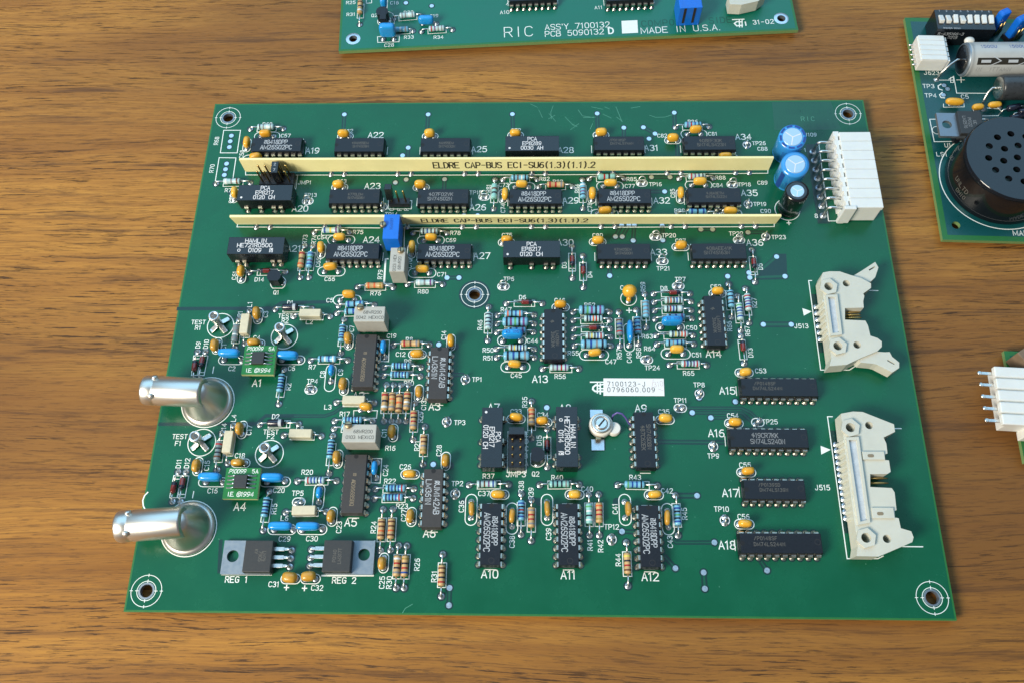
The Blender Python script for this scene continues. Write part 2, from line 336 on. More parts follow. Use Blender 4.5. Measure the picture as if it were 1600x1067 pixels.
def chaikin(p, it=2):
    cl = (Vector(p[0]) - Vector(p[-1])).length < 1e-6
    for _ in range(it):
        q = []
        n = len(p)
        if not cl: q.append(p[0])
        for i in range(n - 1):
            a, b_ = p[i], p[i + 1]
            q += [(a[0] * .75 + b_[0] * .25, a[1] * .75 + b_[1] * .25), (a[0] * .25 + b_[0] * .75, a[1] * .25 + b_[1] * .75)]
        if not cl: q.append(p[-1])
        else: q.append(q[0])
        p = q
    return p
GL = {}
for ch, d in G.items():
    st = []
    for s_ in d.split('|'):
        if not s_: continue
        smooth = s_[0] == '~'; s_ = s_.lstrip('~')
        p = [tuple(float(x) for x in q.split(',')) for q in s_.split(' ')]
        st.append(chaikin(p, 1) if smooth else p)
    GL[ch] = st
def text(mb, s, c, h=1.5, rz=0.0, wt=0.13, z=0.08, asp=0.62, sp=0.30, mi=0, slant=0.0, M=None, align='c'):
    """stroke lettering, cap height h, laid at c"""
    k = h / 6; cw = asp * h; adv = cw + sp * h
    def width(ch): return .12 * h if ch in ".'," else (.35 * h if ch in '1I()' else (cw * 1.35 if ch in 'MW' else cw))
    tot = sum(width(ch) + sp * h for ch in s) - sp * h
    x = -tot / 2 if align == 'c' else 0
    R = rot2(rz, (c[0], c[1], 0)); R = (M @ R) if M is not None else R
    n = 0
    for ch in s:
        wc = width(ch)
        for st in GL.get(ch, []):
            off = (cw - wc) / 2 if wc < cw else 0; gw = max(cw, wc)
            pts = [(x - off + px / 4 * gw + slant * py * k, py * k - h / 2) for px, py in st]
            cl = (Vector(pts[0]) - Vector(pts[-1])).length < 1e-6
            mb.strip(pts, wt * h, z + .004 * (n % 3), cl, mi, R); n += 1
        x += wc + sp * h
    return mb

# ================================================================== TABLE
ZT = -3.4
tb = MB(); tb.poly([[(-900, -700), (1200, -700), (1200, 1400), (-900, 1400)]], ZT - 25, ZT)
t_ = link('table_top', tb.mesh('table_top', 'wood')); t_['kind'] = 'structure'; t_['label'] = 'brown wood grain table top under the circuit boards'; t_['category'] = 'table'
#BOARDS
# ================================================================== COMPONENT BUILDERS
class Layer: pass
LY = Layer()
def layers():
    LY.silk = MB(); LY.cream = MB(); LY.clr = MB(); LY.tr = MB(); LY.tails = MB(); LY.n = 0
def clr(p, r=1.45, n=14):
    LY.n += 1; z = .035 + (LY.n % 17) * .0009
    LY.clr.poly([circ(p[0], p[1], r, n)], z)
def clr_strip(pts, w_):
    LY.n += 1; LY.clr.strip([(p[0], p[1]) for p in pts], w_, .034 + (LY.n % 17) * .0009)
def tail(p): LY.tails.lathe([(.28, ZT), (.3, -1.7)], 5, Matrix.Translation((p[0], p[1], 0)), cap=False)
def silk(pts, w_=.26, closed=False):
    LY.n += 1; LY.silk.strip([(p[0], p[1]) for p in pts], w_, .058 + (LY.n % 13) * .0009, closed)
def des(s, x, y, h=1.5, v=False, wt=.15, asp=.62, sp=.26, rz=None, layer=None):
    p = P(x, y); text(layer or LY.silk, s, p, h, (PI / 2 if v else 0) if rz is None else rz, wt, .075, asp, sp)
def big(s, x, y, h=2.4): des(s, x, y, h, wt=.14, asp=.66, sp=.22)
JM = {}
def shared():
    a = MB(); a.lathe([(1.0, .05), (.98, .085), (.72, .16), (.45, .42), (.33, .72), (.12, .84)], 14); JM['joint'] = a.mesh('solder_joint', 'solder')
    a = MB(); a.lathe([(.90, .05), (.88, .085), (.3, .09)], 14, smooth=False); JM['via'] = a.mesh('via_pad', 'solder')
    # dip pin: shoulder, wide upper blade, narrow tip, solder fillet. body side is -y
    a = MB(); y = 0.0
    def sl(pts, wd):
        for i in range(len(pts) - 1):
            (y0, z0), (y1, z1) = pts[i], pts[i + 1]; w0, w1 = wd[i], wd[i + 1]; d = Vector((0, y1 - y0, z1 - z0)).normalized(); nrm = Vector((0, -d.z, d.y)) * .13
            A = [Vector((-w0 / 2, y0, z0)), Vector((w0 / 2, y0, z0)), Vector((w1 / 2, y1, z1)), Vector((-w1 / 2, y1, z1))]
            vs = [p + nrm for p in A] + [p - nrm for p in A]
            a.add(vs, [[0, 1, 2, 3][::-1], [4, 5, 6, 7], [0, 4, 5, 1][::-1], [1, 5, 6, 2][::-1], [2, 6, 7, 3][::-1], [3, 7, 4, 0][::-1]])
    sl([(-.75, 2.30), (-.22, 2.30), (.05, 2.0), (.08, 1.15), (.05, .85), (.0, .2)], [1.45, 1.45, 1.45, 1.40, .60, .52])
    a.lathe([(.88, .05), (.85, .10), (.5, .35), (.3, .7), (.25, .75)], 10)
    JM['pin'] = a.mesh('pin', 'pinmetal')
shared()
def joint(parent, loc): return sub('solder_joint', JM['joint'], None, parent, loc)
def via(x, y, h=0, r=1.35):
    p = P(x, y); clr(p, r); part('via_pad', JM['via'], None, (p.x, p.y, 0)); return p
def trace(pts, w_=.5, gap=.55):
    pts = [P(*q) for q in pts]; clr_strip(pts, w_ + 2 * gap)
    LY.n += 1; t = MB(); t.strip([(p.x, p.y) for p in pts], w_, .0515 + (LY.n % 5) * .0008); part('copper_trace', t, 'trace')
XROT = Matrix.Rotation(PI / 2, 4, 'Y')
def leads(o, L, x0, x1, z, r=.3):
    for s, xe in ((-1, x0), (1, x1)):
        a = MB(); e = s * L / 2; d = min(.9, abs(e - xe) * .6)
        a.tube([(xe - s * .1, 0, z), (e - s * d, 0, z), (e - s * d * .35, 0, z - d * .28), (e, 0, z - d), (e, 0, .1)], r, 7)
        sub('lead', a, 'tin', o); joint(o, (e, 0, 0))
BODY = {'B': 'res_blue', 'G': 'res_teal', 'W': 'res_pale', 'E': 'res_grey', 'T': 'res_tan'}
COLN = {'B': 'light blue', 'G': 'pale green', 'W': 'pale blue', 'E': 'grey blue', 'T': 'tan'}
def axial(p1, p2):
    d = p2 - p1; return (p1 + p2) / 2, math.atan2(d.y, d.x), math.hypot(d.x, d.y)
def resistor(name, a, b, body='B', bands='kkk', f=.5, big_=False, boxed=True, pa=None):
    p1, p2 = (P(*a), P(*b)) if pa is None else pa
    c, an, L = axial(p1, p2); bl, r = (8.8, 1.55) if big_ else (6.3, 1.13); bl = min(bl, L - 2.6)
    z = r + random.uniform(.2, .5); x0 = (f - .5) * (L - bl) * .9
    cuts = [-.5, -.485, -.455, -.40, -.30, -.24, .24, .30, .40, .455, .485, .5]
    nb = len(bands); pos = [-.33 + .66 * (i / max(nb - 1, 1)) for i in range(nb)] if nb > 2 else [-.14, .14][:nb]
    bw = .042 if nb > 3 else .055
    def inb(t):
        for i, q in enumerate(pos):
            if q - bw <= t <= q + bw: return i + 1
        return 0
    cuts = sorted(set(cuts + [q + s * bw for q in pos for s in (-1, 1)]))
    def rad(t):
        t = abs(t)
        if t > .44: return r * (.42 + .58 * math.sqrt(max(0, 1 - ((t - .44) / .062) ** 2)))
        if t > .27: return r
        if t > .21: return r * (.88 + .12 * (t - .21) / .06) if not big_ else r * (.90 + .1 * (t - .21) / .06)
        return r * (.88 if not big_ else .90)
    prof = [(rad(t), t * bl) for t in cuts]; mi = [inb((cuts[i] + cuts[i + 1]) / 2) for i in range(len(cuts) - 1)]
    m = MB(); m.lathe(prof, 14, Matrix.Translation((x0, 0, z)) @ XROT @ Matrix.Rotation(random.random() * 6, 4, 'Z'), mi)
    o = part('resistor', m, [BODY[body]] + ['band_' + q for q in bands], (c.x, c.y, 0), an, f'{COLN[body]} axial resistor with coloured bands, {name} on the board' if name else None)
    leads(o, L, x0 - bl / 2, x0 + bl / 2, z)
    for p in (p1, p2): clr(p); tail(p)
    if boxed:
        R = rot2(an, (c.x, c.y, 0)); q = [R @ Vector((sx * 3.7, sy * 1.3, 0)) for sx, sy in ((-1, -1), (1, -1), (1, 1), (-1, 1))]; silk(q, .26, True)
    return o
def diode(name, a, b, f=.5, flip=False, black=False):
    p1, p2 = P(*a), P(*b); c, an, L = axial(p1, p2); bl, r = (5.4, 1.25) if black else (3.7, .88); z = r + .4; x0 = (f - .5) * (L - bl) * .9
    s = -1 if flip else 1
    m = MB(); prof = [(r * .3, -bl / 2), (r * .9, -bl / 2 + .12), (r, -bl / 2 + .4), (r, bl * .18), (r, bl * .36), (r, bl / 2 - .4), (r * .9, bl / 2 - .12), (r * .3, bl / 2)]
    mi = [0, 0, 0, 1, 0 if black else 1, 0 if black else 1, 0 if black else 1] if not black else [0, 0, 0, 1, 0, 0, 0]
    m.lathe([(q, t * s) for q, t in prof] if s > 0 else [(q, t * s) for q, t in prof][::-1], 14, Matrix.Translation((x0, 0, z)) @ XROT, mi if s > 0 else mi[::-1])
    o = part('diode', m, ['diode_black', 'ink_white'] if black else ['glass_red', 'diode_black'], (c.x, c.y, 0), an, f'{"black" if black else "small red glass"} diode with lead at each end, {name} on the board')
    leads(o, L, x0 - bl / 2, x0 + bl / 2, z, .25)
    for p in (p1, p2): clr(p); tail(p)
    R = rot2(an, (c.x, c.y, 0)); q = [R @ Vector((sx * 3.6, sy * 1.2, 0)) for sx, sy in ((-1, -1), (1, -1), (1, 1), (-1, 1))]; silk(q, .26, True)
    silk([R @ Vector((s * 2.5, -1.2, 0)), R @ Vector((s * 2.5, 1.2, 0))], .26)
    return o
def inductor(name, pa):
    p1, p2 = pa; c, an, L = axial(p1, p2); m = MB(); bl = 7.4
    m.box((0, 0, 1.85), (bl, 2.9, 2.9), .28)
    o = part('inductor', m, 'beige', (c.x, c.y, 0), an, f'cream rectangular axial inductor, {name} on the board')
    leads(o, L, -bl / 2, bl / 2, 1.7, .25)
    for p in pa: clr(p); tail(p)
    R = rot2(an, (c.x, c.y, 0)); silk([R @ Vector((sx * 4, sy * 1.35, 0)) for sx, sy in ((-1, -1), (1, -1), (1, 1), (-1, 1))], .26, True)
def cap(name, body, st, vert=False, kind='S', matn='yellow', outline=True, dims=None):
    """dipped ceramic capacitor on two leads; body = photo point of the bead, st = centre of its printed outline"""
    if kind == 'S': D = (4.25, 2.5, 3.9); hz = 2.75; sp = 1.5; O = (6.1, 2.95)
    else: D = (4.6, 2.2, 3.5); hz = 2.9; sp = 2.54; O = (9.9, 3.7)
    if dims: D = dims
    D = tuple(q * random.uniform(.93, 1.07) for q in D)
    s = P(*st); b = P(*body, hz); m = MB(); an = PI / 2 if vert else 0
    R = Matrix.Rotation(-an, 4, 'Z'); off = R @ Vector((b.x - s.x, b.y - s.y, 0)); off.x = max(-1.8, min(1.8, off.x)); off.y = max(-1.6, min(1.6, off.y))
    m.ell((0, 0, 0), D, 2.7 if kind == 'S' else 3.0, 16, 10, M=Matrix.Translation((off.x, off.y, hz)) @ Matrix.Rotation(-off.y * .12, 4, 'X') @ Matrix.Rotation(random.uniform(-.14, .14), 4, 'Y') @ Matrix.Rotation(random.uniform(-.1, .1), 4, 'Z'))
    if matn == 'yellow': matn = random.choice(['yellow', 'yellow', 'yellow2', 'yellow3'])
    o = part('ceramic_capacitor', m, matn, (s.x, s.y, 0), an, f'{"yellow" if matn[:6] == "yellow" else "dull ochre"} dipped ceramic capacitor, {name} on the board' if name else None)
    for q in (-1, 1):
        a = MB(); xb = off.x + q * min(sp, D[0] * .36); a.tube([(xb, off.y, hz - D[2] * .42), ((xb + q * sp) / 2, off.y * .6, .75), (q * sp, 0, .05)], .25, 6); sub('lead', a, 'tin', o); joint(o, (q * sp, 0, 0))
        pw = (s.x - q * sp * math.sin(an) if vert else s.x + q * sp, s.y + q * sp if vert else s.y); clr(pw, 1.3); tail(pw)
    if outline: silk(stadium(s.x, s.y, O[0], O[1], vert), .28, True)
    return o
def film(name, body, hz, D, pads, vert=False, p=3.6, outline=None, txt=None, matn='blue_film'):
    b = P(*body, hz); m = MB(); an = PI / 2 if vert else 0
    m.ell((0, 0, hz), D, p, 18, 12)
    o = part('film_capacitor', m, matn, (b.x, b.y, 0), an, f'glossy bright blue capacitor, {name} on the board')
    R = Matrix.Rotation(-an, 4, 'Z')
    for q in pads:
        w_ = P(*q); l = R @ Vector((w_.x - b.x, w_.y - b.y, 0)); a = MB()
        a.tube([(max(-D[0] * .36, min(D[0] * .36, l.x)), max(-D[1] * .2, min(D[1] * .2, l.y)), hz - D[2] * .35), (l.x, l.y, .7), (l.x, l.y, .05)], .25, 6); sub('lead', a, 'tin', o); joint(o, (l.x, l.y, 0)); clr(w_); tail(w_)
    if txt:
        t2 = MB(); text(t2, txt, (0, -.1), .85, 0, .14, hz + D[2] / 2 + .02); sub('printed_marking', t2, 'band_u', o)
    if outline: silk(outline, .28, True)
    return o
def dip(name, c, n, vert=False, lines=(), ink='ink_dim', bodym='chip', zt=3.9, farpins=True, dot=False, wid=6.4, an=None):
    """dual in-line chip; c = photo point of the centre of its top face"""
    p = P(*c, zt); an = ((-PI / 2 if vert else 0) if an is None else an) + random.uniform(-.006, .006); k = n // 2; ln = {7: 19.2, 8: 19.6, 10: 25.6}[k]
    m = MB(); m.box((0, 0, 1.45), (ln, wid, 1.5), .08); m.box((0, 0, 3.05), (ln - .1, wid - .1, 1.7), .10, taper=.035)
    o = part('integrated_circuit', m, bodym, (p.x, p.y, 0), an, f'black {n} pin chip with printed marking, {name} on the board')
    t2 = MB(); t2.poly([circ(-ln / 2 + 1.0, 0, .75, 14)], zt + .012); sub('index_notch', t2, 'chip_notch', o)
    t2 = MB(); t2.strip(circ(ln / 2 - 1.7, .4, .85, 16), .1, zt + .012, True); sub('mould_mark', t2, 'ceramic_chip', o)
    if lines:
        t3 = MB()
        for (s, x, y, h, asp, sp) in lines: text(t3, s, (x, y), h, 0, .13, zt + .02, asp, sp)
        if dot: t3.poly([circ(-ln / 2 + 1.2, -wid / 2 + 1.1, .35, 12)], zt + .02)
        sub('printed_marking', t3, ink, o)
    far = MB()
    R = rot2(an, (p.x, p.y, 0))
    for s in (-1, 1):
        for i in range(k):
            x = (i - (k - 1) / 2) * 2.54; y = s * 3.81; w_ = R @ Vector((x, y, 0)); clr(w_, 1.25, 10); tail(w_)
            if s > 0 and not farpins and not vert:
                M = Matrix.Translation((x, y, 0)); me = JM['pin']; far.add([v.co.copy() for v in me.vertices], [list(q.vertices) for q in me.polygons], 0, False, M); continue
            sub('pin', JM['pin'], None, o, (x, y, 0), 0 if s > 0 else PI)
    if far.v: f_ = sub('pin_row', far, 'pinmetal', o); f_['kind'] = 'stuff'
    silk([R @ Vector((q[0], q[1], 0)) for q in ((ln / 2 + .45, -1.6), (ln / 2 + .45, 1.6))], .26); silk([R @ Vector((q[0], q[1], 0)) for q in ((-ln / 2 - .45, -1.6), (-ln / 2 - .45, 1.6))], .26)
    return o
def module(name, c, vert, lines, px, zt=6.4, ln=20.0, wid=6.7, what='tall black potted module', mark=None):
    p = P(*c, zt); an = -PI / 2 if vert else 0; m = MB(); m.box((0, 0, zt / 2 + .35), (ln, wid, zt - .7), .16)
    o = part('relay_module', m, 'module', (p.x, p.y, 0), an, f'{what} with white lettering, {name} on the board')
    t3 = MB()
    for (s, x, y, h, asp, sp) in lines: text(t3, s, (x, y), h, 0, .15, zt + .02, asp, sp)
    if mark == 'dot': t3.poly([circ(-ln / 2 + 1.6, -wid / 2 + 1.3, .42, 14)], zt + .02)
    sub('printed_marking', t3, 'ink_bright', o)
    R = rot2(an, (p.x, p.y, 0))
    for s in (-1, 1):
        for x in px:
            w_ = R @ Vector((x, s * 3.81, 0)); clr(w_, 1.3); tail(w_); sub('pin', JM['pin'], None, o, (x, s * 3.81, 0), 0 if s > 0 else PI)
    return o
def testpoint(name, c, an=0.0, lean=0.2, r=1.25, tall=2.3):
    p = P(*c); m = MB(); pts = []
    for k in range(13):
        t = -2.5 + 5.0 * k / 12; x = r * math.sin(t); z = tall * .55 + r * math.cos(t); pts.append((x, lean * z, max(z, .05)))
    pts = [(-.85, 0, .05)] + pts + [(.85, 0, .05)]; pts = [(x, y - lean * .6, z) for x, y, z in pts]
    m.tube(pts, .24, 7)
    o = part('test_point', m, 'tin', (p.x, p.y, 0), an, f'silver wire loop test point, {name} on the board')
    for q in (-.95, .95): joint(o, (q, 0, 0))
    clr(p, 1.9, 18); tail(p)
    silk(stadium(p.x, p.y, 4.1 if abs(an) < 1 else 2.9, 2.8, False), .3, True)
def ring_hole(p):
    if p is H3: LY.clr.poly([circ(p[0], p[1], 5.6, 40), circ(p[0], p[1], 2.12, 28)], .033)
    silk(circ(p[0], p[1], 4.75, 48), .2, True); silk(circ(p[0], p[1], 2.95, 36), .2, True)
    for k in range(4):
        d = Vector((math.cos(k * PI / 2), math.sin(k * PI / 2))); q = Vector((p[0], p[1])); silk([q + d * 4.3, q + d * 5.1], .2); silk([q + d * 2.5, q + d * 3.4], .2)
def board(outline, holes, pour, thick=1.6, inset=.55, holer=2.1, rim=True):
    m = MB(); m.poly([outline] + [circ(h[0], h[1], holer, 28) for h in holes], -thick, 0, 0, 1); part('laminate', m, ['laminate', 'edge'])
    c = sum((Vector((q[0], q[1])) for q in outline), Vector((0, 0))) / len(outline)
    ins = []
    n = len(outline)
    for i in range(n):
        a, b_, d = Vector(outline[i - 1][:2]), Vector(outline[i][:2]), Vector(outline[(i + 1) % n][:2])
        d1 = (b_ - a).normalized(); d2 = (d - b_).normalized(); n1 = Vector((-d1.y, d1.x)); n2 = Vector((-d2.y, d2.x)); mm = (n1 + n2).normalized(); ins.append(b_ + mm * inset / max(mm.dot(n1), .3))
    m = MB(); m.poly([[tuple(q) for q in ins]] + [circ(h[0], h[1], holer + .02, 28) for h in holes], .02); part('copper_pour', m, pour)
    if rim:
        for h in holes:
            a = MB(); a.lathe([(holer - .12, -thick - .02), (holer - .12, .06), (holer + .45, .06), (holer + .5, .03)], 28, cap=False, smooth=False); part('plated_hole', a, 'alu_tab', (h[0], h[1], 0))
def finish():
    part('solder_mask_clearance', LY.clr, 'pour_dark')  # main board: also holds the painted shadow strip beside REG 1
    if LY.tr.v: part('copper_traces', LY.tr, 'trace')
    part('silkscreen_printing', LY.silk, 'silk')
    if LY.tails.v: o = part('solder_tails', LY.tails, 'tin'); o['kind'] = 'stuff'
# ================================================================== MAIN BOARD
root('circuit_board', 'large green circuit board with two yellow bus bars, lying in the middle of the table', 'circuit board', (BW / 2, BH / 2, ZT)); layers()
T(320, 150); H1 = P(195, 185); T(1120, 150); H2 = P(1093, 152); T(600, 330); H3 = P(755, 697); T(180, 780); H4 = P(260, 760); T(1250, 620, .3375); H5 = P(612, 928)
holes = [H1, H2, H3, H4, H5]
board([(0, 0), (BW, 0), (BW, BH), (0, BH)], holes, 'pour')
for h in holes: ring_hole(h)

AM = lambda dx=0.0: [('<8418DPP', -.4 + dx, 1.2, 1.75, .50, .17), ('AM26S02PC', .0 + dx, -1.2, 1.85, .53, .18)]
TI = lambda a, b, x=0.3: [('!' + a, x, .8, 1.0, .58, .2), (b, x + .3, -.7, 1.0, .58, .2)]
def pca(n, d): return [('PCA', 0, 2.0, 1.5, .60, .2), (n, -.1, 0, 1.5, .60, .2), (d, -.1, -2.0, 1.5, .60, .2)]
def ham(d): return [('HAMLIN', -.2, 1.95, 1.5, .68, .2), ('HE721R0500', -.4, .1, 1.5, .68, .2), ('#  ' + d + '  %', -.1, -1.9, 1.5, .68, .2)]

# ---------------------------------------------------------------- upper rows
T(320, 150)
dip('A19', (597, 408), 16, lines=AM(), ink='ink_white', farpins=False)
dip('A22', (1287, 410), 14, lines=TI('9AH55EM', 'SN74S08N'), farpins=False)
module('A20', (500, 808), False, pca('EP8217', '0120 CH'), (-7.6, -2.5, 2.5, 5.1), mark='dot')
dip('A23', (1247, 838), 14, lines=TI('77OLDM', 'SN74S08N'), farpins=False)
T(600, 150)
dip('A25', (511, 410), 14, lines=TI('AH55EM', 'SN74S32N'), farpins=False)
module('A28', (1235, 398), False, pca('EP8289', '0030 AH'), (-7.6, 0, 5.1, 7.6), zt=6.0, mark='dot')
dip('A26', (492, 840), 14, lines=[('!07F02VK', -.8, .9, 1.35, .62, .22), ('SN74S02N', -1.2, -1.0, 1.35, .62, .22)], ink='ink_grey', farpins=False)
dip('A29', (1263, 840), 16, lines=AM(-.3), ink='ink_white', farpins=False)
T(880, 150)
dip('A31', (466, 397), 14, lines=[('/P0118SP', -.6, 1.4, 1.0, .6, .24), ('DM74LS74AN', 1.0, -.1, 1.0, .6, .24)], farpins=False)
dip('A34', (1222, 394), 16, lines=[('!08EF30K', .3, 1.0, 1.3, .62, .2), ('SN74LS423N', .5, -.8, 1.3, .62, .2)], farpins=False)
dip('A32', (514, 836), 16, lines=AM(-.5), ink='ink_white', farpins=False)
dip('A35', (1260, 829), 16, lines=TI('J8A0ETM', 'SN74LS122N'), farpins=False)
T(320, 330)
module('A21', (425, 289), False, ham('0109'), (-7.6, -5.1, 5.1, 7.6), zt=7.0, ln=20, wid=6.9, what='tall black reed relay')
dip('A24', (1232, 336), 16, lines=AM(-.6), ink='ink_white', farpins=False)
T(600, 330)
dip('A27', (503, 338), 16, lines=AM(-.6), ink='ink_white', farpins=False)
module('A30', (1230, 318), False, pca('EP8217', '0120 CH'), (-7.6, 0, 5.1, 7.6), mark='dot')
T(880, 330)
dip('A33', (507, 338), 14, lines=TI('31A05EM', 'SN74S00N', -.4))
dip('A36', (1300, 335), 16, lines=[('!08AEE41K', 0, 1.1, 1.25, .62, .22), ('SN74S163N', -.9, -.6, 1.25, .62, .22)])
# ---------------------------------------------------------------- lower chips
T(460, 450)
dip('A2', (585, 602), 16, True, lines=[('[^', -1.6, 0, 1.1, .8, 1.1), ('AD96685BQ', 3.2, -.2, 1.2, .62, .16)], ink='ink_tan', bodym='ceramic_chip', wid=7.2)
dip('A3', (1200, 705), 14, True, lines=[('&JM142AB', -.1, 1.35, 1.75, .58, .2), ('LM361N', -1.9, -1.35, 1.75, .58, .2)], ink='ink_white', bodym='ceramic_chip')
T(460, 620)
dip('A5', (497, 717), 16, True, lines=[('[^', -1.8, 0, 1.1, .8, 1.1), ('AD96685BQ', 3.0, -.2, 1.2, .62, .16)], ink='ink_tan', bodym='ceramic_chip', wid=7.2)
dip('A6', (1150, 837), 14, True, lines=[('&JM142AB', -.1, 1.35, 1.75, .58, .2), ('LM361N', -1.9, -1.35, 1.75, .58, .2)], ink='ink_white', bodym='ceramic_chip')
T(720, 450); dip('A13', (772, 383), 14, True, lines=[('!', -4.6, -.4, 1.3, .7, .2), ('31A03VK', 2.0, -.2, 1.05, .62, .2), ('LM339N', 1.6, 1.3, 1.05, .62, .2)])
T(940, 430); dip('A14', (943, 378), 14, True, lines=[('!', -4.4, -.4, 1.3, .7, .2), ('31A03VK', 1.8, -.2, 1.05, .62, .2), ('LM1900N', 1.4, 1.3, 1.05, .62, .2)])
T(700, 620)
module('A7', (366, 332), True, pca('EP8217', '0120 CH'), (-7.6, 0, 5.1, 7.6), mark='dot')
module('A8', (992, 327), True, ham('0114'), (-7.6, -5.1, 5.1, 7.6), zt=7.0, ln=20, wid=6.9, what='tall black reed relay')
T(880, 620); dip('A9', (682, 353), 14, True, lines=[('!87C62EK', -.6, -.6, 1.25, .62, .22), ('SN74S08N', -1.0, 1.3, 1.25, .62, .22)])
T(680, 740); dip('A10', (463, 498), 16, True, lines=AM(-.6), ink='ink_white'); dip('A11', (1109, 500), 16, True, lines=AM(-.6), ink='ink_white')
T(880, 740); dip('A12', (722, 515), 16, True, lines=AM(-.6), ink='ink_white')
T(1080, 560)
dip('A15', (735, 238), 20, lines=[('/P0148SF', -4.6, 1.3, 1.05, .6, .3), ('DM74LS244N', -3.9, -.4, 1.05, .6, .3)])
dip('A16', (650, 661), 20, lines=[('!19CR7KK', -1.3, .9, 1.5, .56, .18), ('SN74LS240N', -.6, -1.1, 1.5, .56, .18)], ink='ink_grey')
T(1080, 720)
dip('A17', (697, 236), 16, lines=[('/P0139SD', -1.6, 1.5, 1.0, .6, .3), ('DM74LS139N', -.3, -.1, 1.0, .6, .3)])
dip('A18', (750, 683), 20, lines=[('/P0148SF', -4.6, 1.5, 1.05, .6, .3), ('DM74LS244N', -3.6, -.3, 1.05, .6, .3)])

# ---------------------------------------------------------------- axial parts
T(320, 150); resistor('R60', (380, 280), (655, 278), 'W', 'kewe'); resistor('R71', (95, 735), (380, 730), 'W', 'web')
T(600, 150); resistor('R81', (925, 700), (915, 945), 'G', 'bk', .45); resistor('R82', (990, 700), (1275, 700), 'B', 'kbwk'); resistor('R83', (1290, 760), (1570, 760), 'T', 'rre')
T(880, 150); resistor('R84', (160, 700), (165, 942), 'B', 'wbvk', .4); resistor('R85', (215, 695), (505, 692), 'G', 'rk'); resistor('R86', (935, 265), (1215, 262), 'B', 'vruk')
resistor('R88', (965, 692), (1250, 688), 'W', 'rvuk'); resistor('R89', (955, 985), (1270, 985), 'B', 'uku')
T(320, 330); resistor('R75', (912, 178), (1205, 178), 'W', 'uyv'); resistor('R73', (832, 292), (797, 555), 'T', 'rbo'); resistor('R74', (900, 292), (868, 555), 'B', 'ugvu'); resistor('R76', (1275, 635), (1570, 635), 'T', 'ood')
diode('D14', (372, 515), (672, 510), .45, True)
T(600, 330); resistor('R78', (240, 185), (525, 185), 'W', 'kukb'); resistor('R80', (195, 612), (490, 612), 'W', 'wev', .52)
diode('D3', (1565, 298), (1570, 560), .5); diode('D6', (1020, 772), (1320, 772), .6)
T(880, 330); diode('D4', (163, 375), (168, 637), .45, True)
T(1120, 330); diode('D5', (290, 325), (318, 592), .45)
T(720, 450)
resistor('R46', (232, 160), (225, 435), 'W', 'kkke', .45); resistor('R47', (305, 230), (610, 228), 'B', 'okuo', .4); resistor('R48', (300, 300), (610, 300), 'B', 'kvgkv', .5, True)
resistor('R49', (300, 370), (605, 368), 'B', 'kuv', .6); resistor('R50', (297, 508), (610, 510), 'W', 'bykuk', .65); resistor('R51', (300, 578), (612, 578), 'B', 'kuke', .6, True)
resistor('R52', (935, 203), (1240, 203), 'B', 'kgvkv', .5, True); resistor('R53', (935, 272), (1240, 270), 'W', 'kuork', .6); diode('D7', (938, 342), (1245, 340), .6)
resistor('R54', (938, 412), (1248, 410), 'W', 'bykur', .65); resistor('R55', (945, 482), (1250, 482), 'B', 'kuek', .6, True); resistor('R56', (682, 672), (985, 672), 'W', 'evrv', .4)
resistor('R57', (1315, 203), (1325, 483), 'E', 'bukr', .45); resistor('R58', (1460, 185), (1478, 468), 'B', 'kukr', .5)
T(940, 430)
resistor('R59', (357, 160), (370, 437), 'B', 'eeee', .5); diode('D8', (432, 158), (735, 158), .6); resistor('R60', (435, 228), (742, 222), 'W', 'bokuk', .55); resistor('R61', (440, 297), (745, 295), 'W', 'krukw', .5)
resistor('R62', (445, 368), (750, 362), 'B', 'kuv', .6); resistor('R63', (455, 505), (762, 503), 'W', 'kykor', .7); resistor('R64', (460, 577), (768, 575), 'B', 'keuk', .45); resistor('R65', (567, 748), (875, 750), 'W', 'rukvr', .6)
resistor('R66', (1057, 75), (1080, 352), 'B', 'kkek', .5); resistor('R67', (1130, 178), (1158, 462), 'W', 'guueu', .5); resistor('R27', (1197, 115), (1228, 398), 'W', 'ruvur', .4); diode('D13', (1160, 507), (1187, 735), .35, True)
T(180, 450)
resistor('R1', (1030, 262), (995, 500), 'E', 'eewe', .6); resistor('R2', (1407, 678), (1365, 965), 'B', 'kukuk', .35); diode('D9', (688, 530), (660, 760), .6, True); diode('D10', (752, 530), (705, 760), .35)
inductor('L1', (P(1118, 190), P(1080, 465)))
T(320, 330); inductor('L2', (P(742, 878), P(1045, 880))); diode('D1', (587, 820), (890, 815), .4, False, True)
T(460, 450); inductor('L3', (P(350, 952), P(665, 955))); inductor('L5', (B(443.4, 680), B(502.2, 681))); inductor('L6', (B(446.3, 800), B(509.7, 799)))
T(180, 620); inductor('L4', (P(985, 235), P(938, 550))); resistor('R14', (893, 300), (850, 605), 'E', 'rkkb', .55); resistor('R15', 0, 0, 'B', 'kukuk', .35, pa=(B(421, 767), B(411.6, 827.8)))
diode('D2', (1205, 228), (1530, 225), .4, False, True); diode('D11', (525, 622), (478, 870), .6, True); diode('D12', (590, 622), (545, 870), .35)
T(460, 450)
resistor('R7', (135, 603), (445, 602), 'B', 'kwuw', .45); resistor('R8', (825, 478), (1125, 475), 'T', 'rbe', .5); resistor('R9', (748, 660), (1055, 662), 'B', 'kukuk', .45); resistor('R10', (742, 730), (1050, 735), 'B', 'kukuk', .4)
resistor('R3', (368, 150), (665, 145), 'B', 'uku', .45); resistor('R4', (355, 212), (660, 205), 'B', 'kuk', .45); resistor('R5', (415, 262), (388, 545), 'B', 'kukuk', .4)
